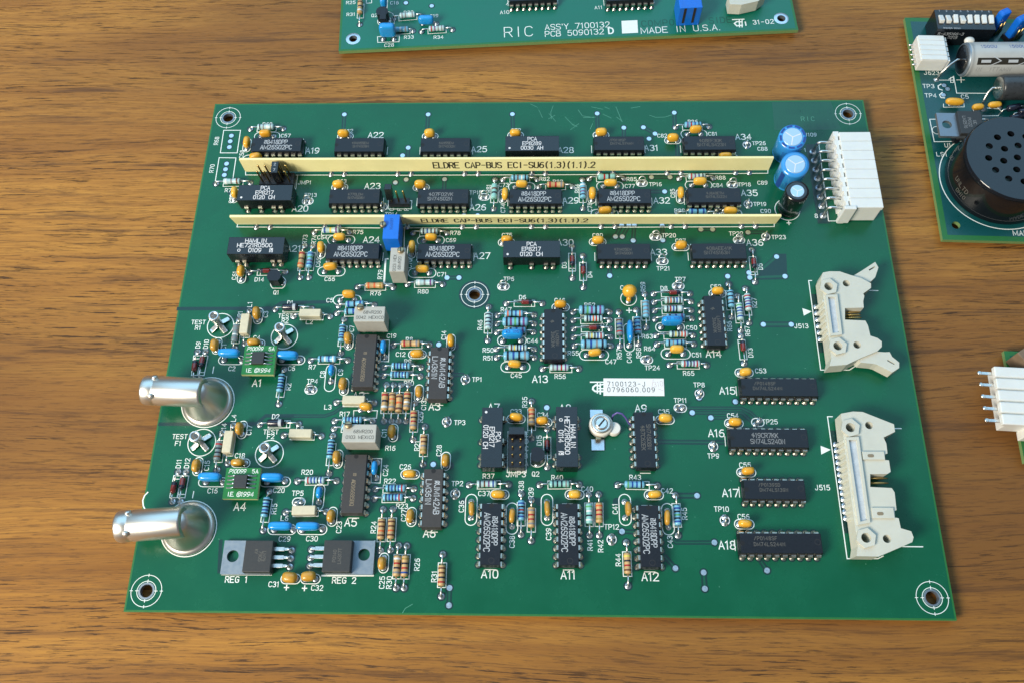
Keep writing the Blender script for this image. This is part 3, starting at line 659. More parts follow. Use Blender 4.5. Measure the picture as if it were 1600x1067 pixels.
for (xa, xb, bd, ff) in ((768, 748, 'rkw', .5), (828, 810, 'bode', .5), (888, 868, 'bob', .6), (952, 930, 'rkwe', .45)):
    a = P(xa, 805); TILE[1] = 620; b = P(xb, 200); TILE[1] = 450
    resistor('R' + {768: '11', 828: '12', 888: '13', 952: '16'}[xa], 0, 0, 'T', bd, ff, pa=(a, b))
T(460, 620)
resistor('R29', (1005, 50), (990, 355), 'T', 'rkre', .5); resistor('R21', (1087, 247), (1072, 560), 'T', 'bbed', .5); resistor('R17', (335, 200), (652, 200), 'B', 'kukuk', .5); resistor('R18', (330, 262), (640, 262), 'B', 'kuk', .5)
resistor('R19', (322, 320), (290, 637), 'B', 'kukuk', .25); resistor('R20', (25, 700), (350, 698), 'W', 'ruuku', .45); resistor('R22', (675, 765), (995, 765), 'B', 'kukur', .6); resistor('R23', (665, 845), (990, 842), 'B', 'kukur', .5)
T(460, 780)
resistor('R24', (740, 80), (718, 425), 'T', 'bbob', .5); resistor('R25', (822, 80), (802, 420), 'T', 'bbob', .5); resistor('R30', (870, 383), (848, 735), 'T', 'wrke', .5); resistor('R26', (937, 385), (915, 735), 'T', 'dkru', .5); resistor('R31', (1237, 455), (1225, 805), 'T', 'bbkr', .55)
T(700, 620); resistor('R35', (697, 35), (697, 342), 'T', 'orbe', .4); resistor('R37', (175, 732), (505, 728), 'W', 'kbvu', .4); resistor('R40', (765, 732), (1092, 728), 'G', 'kkke', .5); diode('D15', (825, 265), (828, 582), .45)
T(680, 740); resistor('R38', (718, 165), (715, 505), 'B', 'ukrku', .35); resistor('R39', (803, 217), (800, 555), 'T', 'erre', .4); resistor('R41', (1278, 170), (1285, 510), 'G', 'gwkw', .5); resistor('R42', (1362, 170), (1367, 510), 'T', 'orrd', .45)
T(880, 740); resistor('R43', (455, 92), (785, 98), 'B', 'guuk', .3); resistor('R45', (935, 178), (957, 512), 'B', 'ukgku', .55); resistor('R44', (525, 570), (540, 932), 'T', 'ykrb', .5)
# ---------------------------------------------------------------- yellow capacitors
T(320, 150); cap('C57', (505, 315), (520, 340), kind='L'); cap('C58', (350, 388), (352, 415), True); cap('C59', (425, 508), (425, 530), kind='L'); cap('C62', (1155, 315), (1172, 340)); cap('C60', (248, 805), (248, 835), True); cap('C63', (1112, 738), (1125, 765))
T(600, 150); cap('C67', (380, 312), (385, 340)); cap('C72', (1095, 312), (1097, 332)); cap('C68', (300, 738), (310, 767)); cap('C73', (1147, 735), (1148, 762), kind='L'); cap('C74', (1008, 818), (990, 840), True)
T(880, 150); cap('C76', (318, 303), (315, 330)); cap('C82', (915, 350), (912, 375)); cap('C81', (1105, 280), (1090, 322), kind='L'); cap('C77', (395, 725), (390, 755), kind='L'); cap('C78', (243, 812), (238, 840), True); cap('C79', (350, 955), (345, 985), kind='L')
cap('C84', (1140, 712), (1128, 747), kind='L'); cap('C85', (980, 808), (975, 840), True); cap('C86', (1395, 958), (1375, 985), kind='L'); cap('C83', (1350, 505), (1350, 525), kind='L')
T(320, 330); cap('C61', (300, 500), (310, 540), True); cap('C64', (1122, 215), (1138, 243), kind='L'); cap('C65', (968, 302), (972, 335), True); cap('C66', (1045, 462), (1055, 505), kind='L'); cap('C3', (432, 850), (447, 875), True, matn='ochre'); cap('C5', (1200, 692), (1187, 742), kind='L')
T(460, 450); cap('C7', (445, 415), (455, 445), True, matn='ochre'); cap('C9', (403, 795), (415, 820), True, matn='ochre'); cap('C12', (1020, 545), (1025, 553)); cap('C14', (1303, 438), (1305, 455), True); cap('C13', (1037, 860), (1038, 875), True, matn='ochre'); cap('C22', (595, 985), (590, 1010), outline=False)
T(600, 330); cap('C69', (392, 217), (390, 247), kind='L'); cap('C70', (233, 298), (230, 335), True); cap('C71', (318, 482), (318, 517), kind='L'); cap('C75', (1025, 238), (1022, 264)); cap('C46', (1470, 775), (1472, 803))
T(880, 330); cap('C80', (290, 242), (287, 260)); cap('C87', (983, 283), (977, 302)); cap('C52', (1288, 665), (1287, 688))
T(720, 450); cap('C45', (448, 630), (455, 657), kind='L'); cap('C47', (1118, 535), (1110, 557), kind='L')
T(940, 430); cap('C51', (628, 615), (617, 655), kind='L'); cap('C53', (1200, 803), (1187, 811))
T(180, 450); cap('C1', (828, 475), (850, 482), True, matn='ochre'); cap('C4', (1155, 452), (1175, 463), matn='ochre')
T(180, 620); cap('C15', (675, 570), (690, 577), True, matn='ochre'); cap('C17', (1035, 260), (1060, 272), True, matn='ochre'); cap('C18', (1022, 545), (1047, 550), matn='ochre')
T(460, 620); cap('C11', (810, 285), (825, 297), True, matn='ochre'); cap('C26', (960, 637), (965, 643)); cap('C28', (1260, 525), (1262, 533), True, matn='ochre'); cap('C27', (965, 990), (977, 997), True, matn='ochre'); cap('C21', (352, 500), (365, 515), True, matn='ochre'); cap('C23', (305, 990), (317, 995), True, matn='ochre')
T(460, 780); cap('C25', (730, 530), (745, 527), True, matn='ochre')
T(180, 780); cap('C31', (1455, 648), (1463, 660), matn='ochre', dims=(4.6, 3.2, 3.6)); T(460, 780); cap('C32', (118, 638), (135, 660), matn='ochre', dims=(4.6, 3.2, 3.6))
T(700, 620); cap('C33', (567, 165), (567, 183)); cap('C34', (787, 195), (790, 210)); cap('C37', (418, 808), (430, 812)); cap('C40', (1055, 808), (1055, 812))
THN = (4.6, 1.9, 3.4)
cap('C36', (197, 928), (193, 937), True, 'L', 'ochre', dims=THN); cap('C39', (828, 928), (825, 937), True, 'L', 'ochre', dims=THN); cap('C41', (1502, 928), (1475, 937), True, 'L', 'ochre', dims=THN)
T(680, 740); cap('C38', (641, 347), (640, 370), True, 'L', 'ochre', dims=THN)
T(880, 740); cap('C43', (868, 362), (872, 375), True, 'L', 'ochre', dims=THN); cap('C42', (762, 168), (755, 175))
T(880, 620); cap('C35', (853, 173), (848, 190)); cap('C54', (1433, 205), (1422, 218)); cap('C55', (1540, 613), (1525, 627)); T(1080, 720); cap('C56', (448, 518), (442, 525))
T(880, 330)
p = P(545, 730); silk(circ(p.x, p.y, 2.75, 28), .28, True); clr(P(545, 745), 1.4)
m = MB(); b = P(553, 668, 4.6); m.ell((0, 0, 4.6), (5.0, 4.4, 5.2), 2.1, 18, 12); m.ell((0, -1.6, 1.6), (1.8, 1.8, 3.0), 2.2, 12, 8)
o = part('tantalum_capacitor', m, 'yellow', (b.x, b.y, 0), 0, 'round yellow bead capacitor, C48 on the board'); joint(o, (0, -1.6, 0)); joint(o, (0, 1.6, 0)); silk([(p.x - .9, p.y - 4.6), (p.x + .9, p.y - 4.6)], .35); silk([(p.x, p.y - 5.5), (p.x, p.y - 3.7)], .35)
# ---------------------------------------------------------------- blue capacitors
T(720, 450); s_ = P(426, 437); film('C44', (430, 385), 4.0, (7.2, 2.6, 4.6), [(350, 440), (500, 437)], outline=stadium(s_.x, s_.y, 9.9, 3.6), txt='63 100')
T(940, 430); s_ = P(570, 437); film('C50', (588, 382), 4.0, (7.2, 2.6, 4.6), [(495, 432), (652, 437)], outline=stadium(s_.x, s_.y, 9.9, 3.6), txt='63 100')
s_ = P(228, 520); film('C49', (236, 468), 3.6, (8.2, 2.2, 5.0), [(230, 585), (240, 400)], True, 2.3, outline=stadium(s_.x, s_.y, 10.5, 3.5, True))
BF = (7.4, 2.7, 3.9)
T(180, 450); s_ = P(970, 600); film('C2', (950, 542), 3.0, BF, [(905, 600), (1055, 605)], outline=stadium(s_.x, s_.y, 9, 3.2)); s_ = P(1460, 600); film('C6', (1435, 560), 3.0, BF, [(1390, 600), (1540, 600)], outline=stadium(s_.x, s_.y, 10, 3.2))
T(180, 620); s_ = P(815, 708); film('C16', (790, 665), 3.0, BF, [(755, 707), (900, 710)], outline=stadium(s_.x, s_.y, 9.4, 3.0)); s_ = P(1333, 705); film('C20', (1305, 670), 3.0, BF, [(1265, 707), (1415, 700)], outline=stadium(s_.x, s_.y, 10, 3.2))
T(180, 780); s_ = P(1390, 248); film('C29', (1375, 220), 2.8, (7.4, 2.6, 3.4), [(1325, 250), (1485, 250)], outline=stadium(s_.x, s_.y, 9, 3.2)); T(460, 780); s_ = P(148, 248); film('C30', (112, 222), 2.8, (7.4, 2.6, 3.4), [(65, 250), (235, 245)], outline=stadium(s_.x, s_.y, 9.4, 3.2))
T(460, 450); s_ = P(300, 748); film('C8', (308, 682), 2.6, (3.8, 1.9, 3.2), [(305, 775), (312, 645)], True, 2.6, outline=stadium(s_.x, s_.y, 9.6, 3.5, True)); film('C19', (740, 490), 2.6, (4.6, 1.9, 3.4), [(755, 575), (735, 450)], True, 2.6)
q = [P(722, 435), P(792, 435), P(785, 612), P(715, 610)]; silk(q, .26, True)
T(460, 620); s_ = P(203, 832); film('C10', (207, 795), 2.6, (3.8, 1.9, 3.2), [(205, 875), (212, 765)], True, 2.6, outline=stadium(s_.x, s_.y, 8.6, 3.5, True)); film('C24', (668, 588), 2.6, (4.6, 1.9, 3.4), [(683, 672), (690, 545)], True, 2.6)
q = [P(645, 510), P(728, 512), P(715, 715), P(640, 712)]; silk(q, .26, True)
q = [P(495, 112), P(692, 112), P(685, 175), P(492, 175)]; silk(q, .26, True)

# ---------------------------------------------------------------- test points
for tile, lst in (((320, 150), [('TP13', 858, 880, 0, .5), ('TP14', 1488, 930, 1.4, .2)]), ((600, 150), [('TP15', 835, 845, 0, .6)]), ((880, 150), [('TP16', 655, 730, 0, .7), ('TP18', 1410, 742, 0, .7), ('TP26', 1530, 410, 1.5, .1), ('TP19', 1540, 905, 1.5, .1)]),
    ((880, 330), [('TP20', 768, 217, 0, .6), ('TP21', 825, 420, .3, .8), ('TP22', 1465, 245, .2, .7), ('TP7', 958, 627, 0, .6)]), ((1120, 330), [('TP23', 408, 215, 1.2, .2)]), ((600, 330), [('TP6', 995, 630, 0, .6)]), ((940, 430), [('TP24', 375, 705, 0, .3), ('TP8', 815, 985, 1.3, -.2)]),
    ((460, 450), [('TP4', 138, 848, 0, .7), ('TP1', 1425, 760, 1.4, .1)]), ((180, 620), [('TP5', 1530, 875, .4, -.2)]), ((460, 620), [('TP3', 1270, 205, 1.5, .1), ('TP2', 1340, 805, 1.5, .1)]), ((880, 620), [('TP11', 975, 92, 0, .1), ('TP9', 1250, 410, 1.5, .1)]),
    ((1080, 560), [('TP25', 555, 530, .8, .2)]), ((1080, 720), [('TP10', 280, 492, 1.5, .1)]), ((680, 740), [('TP12', 1470, 545, 1.5, .1)])):
    T(*tile)
    for (nm, x, y, an, le) in lst: testpoint(nm, (x, y), an, le)

# ---------------------------------------------------------------- vias and traces
T(320, 150); trace([(1163, 158), (1155, 290)]); via(1163, 158)
for x in (222, 212, 205): pass
for x, y in ((222, 335), (212, 382), (205, 430), (182, 568), (173, 615), (163, 662)): via(x, y)
silk([P(158, 290), P(298, 290), P(270, 478), P(130, 478)], .3, True); silk([P(120, 518), P(260, 520), P(232, 712), P(88, 712)], .3, True)
silk([P(720, 772), P(748, 772), P(757, 680), P(735, 678)], .26)
T(600, 150)
for a, b in (((368, 158), (360, 285)), ((1070, 155), (1075, 290)), ((202, 435), (198, 522)), ((505, 697), (500, 785))): trace([a, b]); via(*a)
for q in ((155, 500), (185, 700), (95, 725), (665, 1000), (780, 1000)): via(*q)
T(880, 150)
for a, b in (((283, 150), (287, 280)), ((505, 268), (505, 350)), ((925, 143), (930, 260)), ((845, 800), (730, 800))): trace([a, b]); via(*a)
trace([(668, 265), (765, 318), (715, 360)]); via(668, 265); via(765, 318); via(715, 360); trace([(735, 680), (890, 680)]); via(735, 680); via(890, 680); trace([(945, 390), (955, 520)])
T(880, 330)
for a, b in (((435, 215), (487, 122)), ((492, 215), (547, 120)), ((583, 248), (592, 120)), ((830, 245), (825, 125)), ((1147, 155), (1245, 155))): trace([a, b]); via(*a); via(*b)
trace([(387, 540), (387, 470)]); via(387, 540)
trace([(1370, 545), (1375, 605)]); via(1370, 545)
T(1120, 330)
LY.clr.poly([[tuple(P(*q)[:2]) for q in ((590, 570), (345, 575), (350, 545), (365, 490), (490, 358), (578, 358))]], .0335); trace([(275, 555), (568, 545)], .9, .3); trace([(498, 382), (385, 480)], .9, .3); via(568, 545); via(498, 382); via(268, 515); via(275, 555)
trace([(260, 180), (385, 180)]); via(260, 180); trace([(387, 945), (620, 945)], 1.0); via(387, 945); via(620, 945)
T(600, 330); trace([(525, 557), (625, 557)]); via(525, 557); via(625, 557)
T(880, 620); trace([(1030, 92), (1485, 92), (1560, 128), (1640, 200), (1720, 280)], .45, .4); trace([(1075, 130), (1490, 132), (1620, 250)], .45, .4); trace([(1230, 172), (1400, 172)], .45, .4); via(1075, 130); via(1230, 172); via(1435, 38); via(1132, 5)
trace([(800, 372), (1400, 378)], .5)
T(880, 740); trace([(935, 180), (1115, 180)], .8); via(1115, 180); trace([(490, 478), (590, 482)]); via(490, 478); trace([(905, 540), (940, 570), (1260, 570)], .45, .45); via(1260, 570); trace([(850, 690), (935, 785)]); via(935, 785); trace([(1170, 820), (1180, 955)], .7); via(1170, 820); via(1180, 955)
T(1080, 720); trace([(585, 840), (632, 910)]); via(632, 910)
T(460, 780); trace([(1293, 735), (1288, 880)], .6, .5); via(1293, 735); via(1288, 880)
T(700, 620); trace([(823, 88), (820, 180)]); via(823, 88)
T(460, 450); trace([(1310, 720), (1400, 722)]); via(1203, 472)
T(460, 620); via(1157, 560); trace([(0, 157), (255, 157), (330, 130), (400, 80)], .3, .45)
T(180, 450); clr_strip([P(525, 175), P(1290, 172)], 1.3); T(320, 330); clr_strip([P(560, 815), P(640, 765), P(1040, 758)], 1.3); T(180, 620); clr_strip([P(372, 225), P(1195, 222)], 1.2); clr_strip([P(1190, 210), P(1255, 155), P(1500, 155)], 1.2)

# ---------------------------------------------------------------- bus bars
def busbar(top_l, bot_l, bot_r, h, lean, txt_x, name):
    a, b = B(*bot_l, 1.2), B(*bot_r, 1.2); y = (a.y + b.y) / 2 + .45; L = b.x - a.x; cx = (a.x + b.x) / 2
    m = MB(); m.box((0, 0, h / 2), (L, .9, h), .08)
    M = Matrix.Translation(Vector((cx, y, 1.2)) - CUR[0].location) @ Matrix.Rotation(math.atan2(b.y - a.y, L), 4, 'Z') @ Matrix.Rotation(lean, 4, 'X')
    o = link('bus_bar', m.mesh('bus_bar', 'busbar'), CUR[0], label=f'long yellow bus bar strip with black lettering, {name}', M=M)
    t = MB(); FM = Matrix.Translation((txt_x - cx, -.465, h * .5)) @ Matrix.Rotation(PI / 2, 4, 'X')
    text(t, 'ELDRE CAP-BUS ECI-SU6(1.3)(1.1).2', (0, 0), 3.5, 0, .15, 0, .42, .145, M=FM); sub('printed_lettering', t, 'ink_black', o)
    for k in range(8):
        for d in (0, 5.08):
            x = -L / 2 + 7 + k * (L - 19) / 7 + d; q = MB(); q.box((0, 0, 0), (.9, .4, 2.4)); sub('pin', q, 'pinmetal', o, (x, 0, -.9))
            w_ = (cx + x, y, 0); jm = part('solder_joint', JM['joint'], None, (w_[0], w_[1] - .9, 0)); clr((w_[0], w_[1] - .9), 1.3); tail(w_)
    return o
busbar((377, 248), (383.5, 269.0), (1201, 266.6), 7.6, 0.0, B(803, 258, 5).x, 'upright behind the second chip row')
busbar((361, 337), (369.7, 351.2), (1212, 350.2), 7.6, .19, B(788, 345, 5).x, 'leaning forward above the third chip row')
T(320, 150); silk([P(340, 628), P(340, 662), P(1600, 664)], .3); T(880, 150); a = P(0, 660); T(1120, 150); silk([B(618, 274.6), a, P(425, 648), P(425, 622)], .3)
T(320, 330); silk([P(275, 108), P(268, 135), P(1460, 143)], .3); T(880, 330); a = P(0, 140); T(600, 330); b = P(130, 143); T(1120, 330); silk([b, a, P(478, 132), P(478, 100)], .3)
T(600, 330); silk([P(170, 143), P(168, 310)], .3)

# ---------------------------------------------------------------- electrolytic cans
def can(name, top, base, h, r, bodym, topm, label):
    t = P(*top, h + .5); b = P(*base, .3); ax = (t - b); m = MB()
    Rq = Vector((0, 0, 1)).rotation_difference(ax.normalized()).to_matrix().to_4x4(); L = ax.length
    m.lathe([(r * .9, 0), (r, .4), (r, 1.2), (r * .94, 1.6), (r, 2.0), (r, L - .6), (r * .97, L - .15), (r * .78, L)], 36, Rq, cap=True)
    o = part('electrolytic_capacitor', m, bodym, tuple(b), 0, label)
    d = MB(); kk = .70 if r > 4.5 else .58; d.lathe([(r * kk, L + .01), (r * kk, L + .05), (r * (kk - .04), L + .06)], 30, Rq); sub('can_top', d, topm, o)
    g = MB()
    for k in range(3):
        a = k * 2 * PI / 3 + .35; g.strip([(0.03 * math.cos(a), .03 * math.sin(a)), (r * (kk - .1) * math.cos(a), r * (kk - .1) * math.sin(a))], r * .06, L + .075 + .004 * k, M=Rq)
    sub('vent_score', g, 'ink_bright', o)
    return o, Rq, L
T(1120, 150)
def side_marks(o, Rq, L, r, a0, items, matn):
    t = MB()
    for (s, da, z, h, v) in items:
        # lettering wrapped on the can wall
        l = MB(); text(l, s, (0, 0), h, PI / 2 if v else 0, .14, 0)
        vs = []
        for (x, y, zz) in l.v:
            an = a0 + da + x / r; rr = r + .03 + zz; vs.append(Rq @ Vector((rr * math.cos(an), rr * math.sin(an), z + y)))
        t.add(vs, l.f)
    sub('printed_marking', t, matn, o)
def stripe(o, Rq, L, r, a0, a1, z0, z1, matn, nm='printed_stripe'):
    t = MB(); vs = []; n = 8
    for k in range(n + 1):
        an = a0 + (a1 - a0) * k / n; c_, s_ = math.cos(an), math.sin(an)
        vs += [Rq @ Vector(((r + .02) * c_, (r + .02) * s_, z0)), Rq @ Vector(((r + .02) * c_, (r + .02) * s_, z1))]
    t.add(vs, [[2 * k, 2 * k + 2, 2 * k + 3, 2 * k + 1] for k in range(n)], 0, True); sub(nm, t, matn, o)
def rim(o, Rq, L, r, n, w_, matn):
    for k in range(n):
        a0 = k * 2 * PI / n + .2; t = MB(); t.strip([(r * math.cos(a0 + j * w_ / 4), r * math.sin(a0 + j * w_ / 4)) for j in range(5)], .75, L + .03, M=Rq); sub('rim_mark', t, matn, o)
o, Rq, L = can('C88', (632, 345), (572, 475), 13.5, 4.9, 'blue_can', 'can_top', 'blue electrolytic can behind its twin, C88 on the board')
rim(o, Rq, L, 4.15, 9, .36, 'band_u')
side_marks(o, Rq, L, 4.9, -2.0, [('1000', 0, 7, 2.0, True), ('25V', .5, 7.5, 2.0, True)], 'band_u')
o, Rq, L = can('C89', (655, 572), (585, 700), 13.5, 4.9, 'blue_can', 'can_top', 'blue electrolytic can nearer the black can, C89 on the board')
stripe(o, Rq, L, 4.9, -2.75, -2.35, .8, L - 1.2, 'band_u'); side_marks(o, Rq, L, 4.9, -2.0, [('1', 0, 6.5, 2.4, False), ('1', .4, 6.2, 2.4, False)], 'band_u')
o, Rq, L = can('C90', (672, 795), (598, 938), 13.0, 4.1, 'black_can', 'can_top', 'small black electrolytic can beside the blue cans, C90 on the board')
side_marks(o, Rq, L, 4.1, -1.2, [('105', 0, L - 1.2, 1.0, False), ('16V', 2.6, L - 1.2, 1.0, False)], 'ink_white')
p = P(588, 950); silk(circ(p.x, p.y, 4.5, 32), .28, True); des('+', 600, 1062, 2.0, wt=.16)

# ---------------------------------------------------------------- white edge connector (8 way)
T(1120, 150)
pin1, pin8 = P(800, 468), P(885, 1000); n8 = 8
hx0 = P(1000, 600, 6).x; hz = 9.6
yt, yb = P(1200, 303, hz).y, P(1250, 935, hz).y
xr = P(1330, 600, hz).x
m = MB(); m.box(((hx0 + xr) / 2 + .6, (yt + yb) / 2, 4.6), (xr - hx0 - 1.6, yt - yb - .6, 8.2), .25)
o = part('power_connector', m, 'white_plastic', (0, 0, 0), 0, 'white eight way right angle connector at the right edge of the large board')
for k in range(8):
    y = yt - (k + .5) * (yt - yb) / 8; q = MB(); q.box((0, 0, 0), (xr - hx0 - 1.4, (yt - yb) / 8 - .16, 1.8), .12); sub('housing_segment', q, 'white_plastic', o, ((hx0 + xr) / 2 + .7, y, hz - .8))
q = MB()
for k in range(17):
    y = yt - .3 - k * (yt - yb - .6) / 16; q.box((hx0 + .4, y, 4.6), (1.0 if k % 2 else 2.0, (yt - yb) / 16 - .02, 9.0), .1, M=None)
sub('ribbed_back_wall', q, 'white_plastic', o)
q = MB(); q.box((0, 0, 0), (4.2, 1.3, 9.6), .2); sub('end_lug', q, 'white_plastic', o, (hx0 + .9, yb - .2, 5.4))
for k in range(8):
    p = pin1.lerp(pin8, k / 7); q = MB(); z = 6.0
    yy = yt - (k + .5) * (yt - yb) / 8
    q.tube([(p.x, p.y, 0), (p.x, p.y, z - 1.2), (p.x + .4, p.y + (yy - p.y) * .2, z - .3), (p.x + 1.2, p.y + (yy - p.y) * .4, z), (hx0 + .8, yy, z)], .55, 8); sub('lead', q, 'tin', o)
    j = sub('solder_joint', JM['joint'], None, o, (p.x, p.y, 0)); j.scale = (1.25, 1.25, 1.2); clr(p, 2.2, 18); tail(p)
clr_strip([pin1 + Vector((0, 1.5, 0)), pin8 - Vector((0, 1.5, 0))], 4.6)
silk([P(850, 400), P(930, 1045), P(1040, 1045), P(1035, 985), P(1320, 985)], .3); silk([P(1000, 520), P(860, 520)], .22) if False else None

# ---------------------------------------------------------------- ribbon connectors
def ribbon(name, tile, outline, hexes, rounds, strip_q, slots, latches, leads_q, nlead, label, boss=()):
    T(*tile); z1 = 7.0; loops = [[tuple(P(*q, z1)[:2]) for q in outline]]
    for (x, y, r) in rounds: c = P(x, y, z1); loops.append(circ(c.x, c.y, r, 18))
    hx = []
    for (x, y) in hexes: c = P(x, y, z1 + 1.0); hx.append(c); loops.append(circ(c.x, c.y, 1.5, 18))
    area2 = sum(a[0] * b[1] - b[0] * a[1] for a, b in zip(loops[0], loops[0][1:] + loops[0][:1]))
    if area2 < 0: loops[0] = loops[0][::-1]
    m = MB(); m.poly(loops, .9, z1)
    bm = None
    o = part('ribbon_connector', m, 'cream', (0, 0, 0), 0, label)
    for c in hx:
        q = MB(); q.poly([circ(0, 0, 3.1, 6), circ(0, 0, 1.5, 18)], 0, 1.0); s = sub('hex_boss', q, 'cream', o, (c.x, c.y, z1 - .02), .26)
    a, b, c, d = (P(*q, z1 + .9) for q in strip_q)     # ridge: TL TR BR BL
    def inset(k): cc = (a + b + c + d) / 4; return [tuple((p + (cc - p) * 0)[:2]) for p in (a, b, c, d)]
    ex = (b - a).normalized(); ey = (d - a).normalized()
    inn = [a + ex * .75 + ey * .9, b - ex * .75 + ey * .9, c - ex * .75 - ey * .9, d + ex * .75 - ey * .9]
    q = MB(); q.poly([[tuple(p[:2]) for p in (d, c, b, a)], [tuple(p[:2]) for p in inn]], z1 - .02, z1 + .9); sub('ridge_frame', q, 'cream', o)
    q = MB(); q.poly([[tuple(p[:2]) for p in inn[::-1]]], z1 + .06); sub('tape_strip', q, 'tape', o)
    q = MB()
    for k in range(14):
        f = .1 + k * .055 + random.uniform(-.02, .02); p0 = inn[0].lerp(inn[3], f) + ex * .4; p1 = p0 + ex * random.uniform(.8, 1.6) - ey * random.uniform(.2, .8); q.strip([tuple(p0[:2]), tuple(p1[:2])], .1, z1 + .075 + k * .001)
    sub('tape_scratches', q, 'ink_white', o)
    for (x0, y0, x1, y1) in slots:
        p0, p1 = P(x0, y0, z1), P(x1, y1, z1); q = MB(); q.box(((p0.x + p1.x) / 2, (p0.y + p1.y) / 2, z1 + .02), (abs(p1.x - p0.x), abs(p1.y - p0.y), .06)); sub('slot', q, 'ink_tan', o)
    for (x0, y0, x1, y1) in boss:
        p0, p1 = P(x0, y0, z1 + .7), P(x1, y1, z1 + .7); q = MB(); q.box(((p0.x + p1.x) / 2, (p0.y + p1.y) / 2, z1 + .33), (abs(p1.x - p0.x), abs(p1.y - p0.y), .7), .12); sub('key_block', q, 'cream', o)
    for (ol, hs) in latches:
        lp = [tuple(P(*q, 6)[:2]) for q in ol]
        if sum(a_[0] * b_[1] - b_[0] * a_[1] for a_, b_ in zip(lp, lp[1:] + lp[:1])) < 0: lp = lp[::-1]
        q = MB(); q.poly([lp] + [[tuple(P(*h, 6)[:2]) for h in hh] for hh in hs], 1.6, 6.0); sub('ejector_latch', q, 'cream', o)
    p0, p1 = P(*leads_q[0]), P(*leads_q[1])
    for k in range(nlead):
        p = p0.lerp(p1, (k + .5) / nlead); q = MB(); q.tube([(p.x - .2, p.y, 0), (p.x - .1, p.y, 1.6), (p.x + .6, p.y, 2.6), (p.x + 2.4, p.y, 2.9)], .32, 6); sub('lead', q, 'tin', o); clr(p, 1.5); tail(p)
        q = MB(); q.box((0, 0, 0), (1.5, .95, 5.4), .12, M=Matrix.Rotation(.12, 4, 'Y')); sub('rib', q, 'cream', o, (p.x + .1, p.y - (p0 - p1).length / nlead / 2, 4.3))
        joint(o, (p.x - .2, p.y, 0))
    clr_strip([p0 + Vector((.4, 2, 0)), p1 + Vector((.4, -2, 0))], 4.2)
    return o
o513 = ribbon('J513', (1240, 400), [(228, 185), (245, 140), (300, 130), (385, 131), (470, 160), (560, 185), (645, 230), (645, 268), (580, 315), (590, 335), (580, 380), (585, 432), (428, 436), (428, 532), (598, 540), (620, 580), (640, 665), (700, 685), (735, 712), (735, 755), (700, 790), (545, 855), (445, 903), (300, 915), (315, 850)],
    [(293, 255), (370, 748)], [(440, 230, 1.25), (530, 740, 1.25)], [(265, 325), (365, 322), (405, 655), (310, 665)], [],
    [([(500, 165), (560, 130), (680, 52), (707, 98), (680, 180), (640, 218), (590, 215)], [[(625, 115), (680, 85), (675, 100), (632, 125)]]), ([(535, 858), (690, 795), (760, 800), (800, 798), (822, 838), (880, 885), (880, 930), (822, 968), (700, 905), (665, 895), (560, 885)], [[(785, 860), (845, 895), (840, 905), (780, 872)]])],
    [(190, 400), (232, 720)], 6, 'cream ribbon cable header with open ejector latches at the right of the large board')
for k in range(4): q = MB(); y = P(500, 450 + k * 22, 4).y; x0, x1 = P(430, 480, 4).x, P(545, 480, 4).x; q.tube([(x0, y, 4), (x1, y, 4), (x1 + .6, y, 4)], [.32, .32, .1], 6); sub('contact_pin', q, 'gold', o513)
silk([P(150, 208), P(125, 208), P(225, 948), P(465, 948), P(550, 890)], .32); silk([P(630, 290), P(703, 292)], .32)
LY.silk.poly([[tuple(P(*q)[:2]) for q in ((85, 500), (150, 465), (72, 438))]], .07); des('J513', 63, 585, 1.55)
o515 = ribbon('J515', (1250, 620, .3375), [(192, 100), (190, 76), (245, 66), (290, 68), (435, 125), (440, 160), (387, 186), (400, 215), (405, 260), (393, 264), (393, 290), (412, 292), (420, 345), (405, 355), (325, 355), (325, 415), (425, 420), (438, 440), (447, 522), (438, 526), (440, 556), (457, 560), (467, 606), (515, 620), (526, 648), (520, 670), (475, 690), (365, 737), (262, 735), (268, 690), (232, 430)],
    [(234, 140), (307, 650)], [(320, 130, 1.25), (403, 655, 1.25)], [(213, 185), (272, 183), (326, 580), (270, 590)], [],
    [], [(168, 205), (220, 575)], 13, 'long cream ribbon cable header without latches at the lower right of the large board', boss=[(288, 250, 395, 288), (330, 510, 440, 560)])
for (xa, ya) in ((328, 270), (372, 538)):
    p = P(xa, ya, 7.8); q = MB(); q.poly([stadium(p.x, p.y, 2.0, 1.0)], 7.75); sub('slot', q, 'ink_tan', o515)
for k in range(2): q = MB(); y = P(360, 375 + k * 22, 4).y; x0, x1 = P(325, 380, 4).x, P(385, 380, 4).x; q.tube([(x0, y, 4), (x1, y, 4), (x1 + 1.5, y, 4)], [.35, .35, .1], 6); sub('contact_pin', q, 'gold', o515)
silk([P(150, 90), P(127, 90), P(218, 747), P(360, 747), P(385, 735)], .32); silk([P(440, 145), P(468, 145)], .32); silk([P(475, 691), P(568, 692)], .32)
LY.silk.poly([[tuple(P(*q)[:2]) for q in ((98, 265), (142, 243), (95, 225))]], .07); des('J515', 103, 418, 1.55)

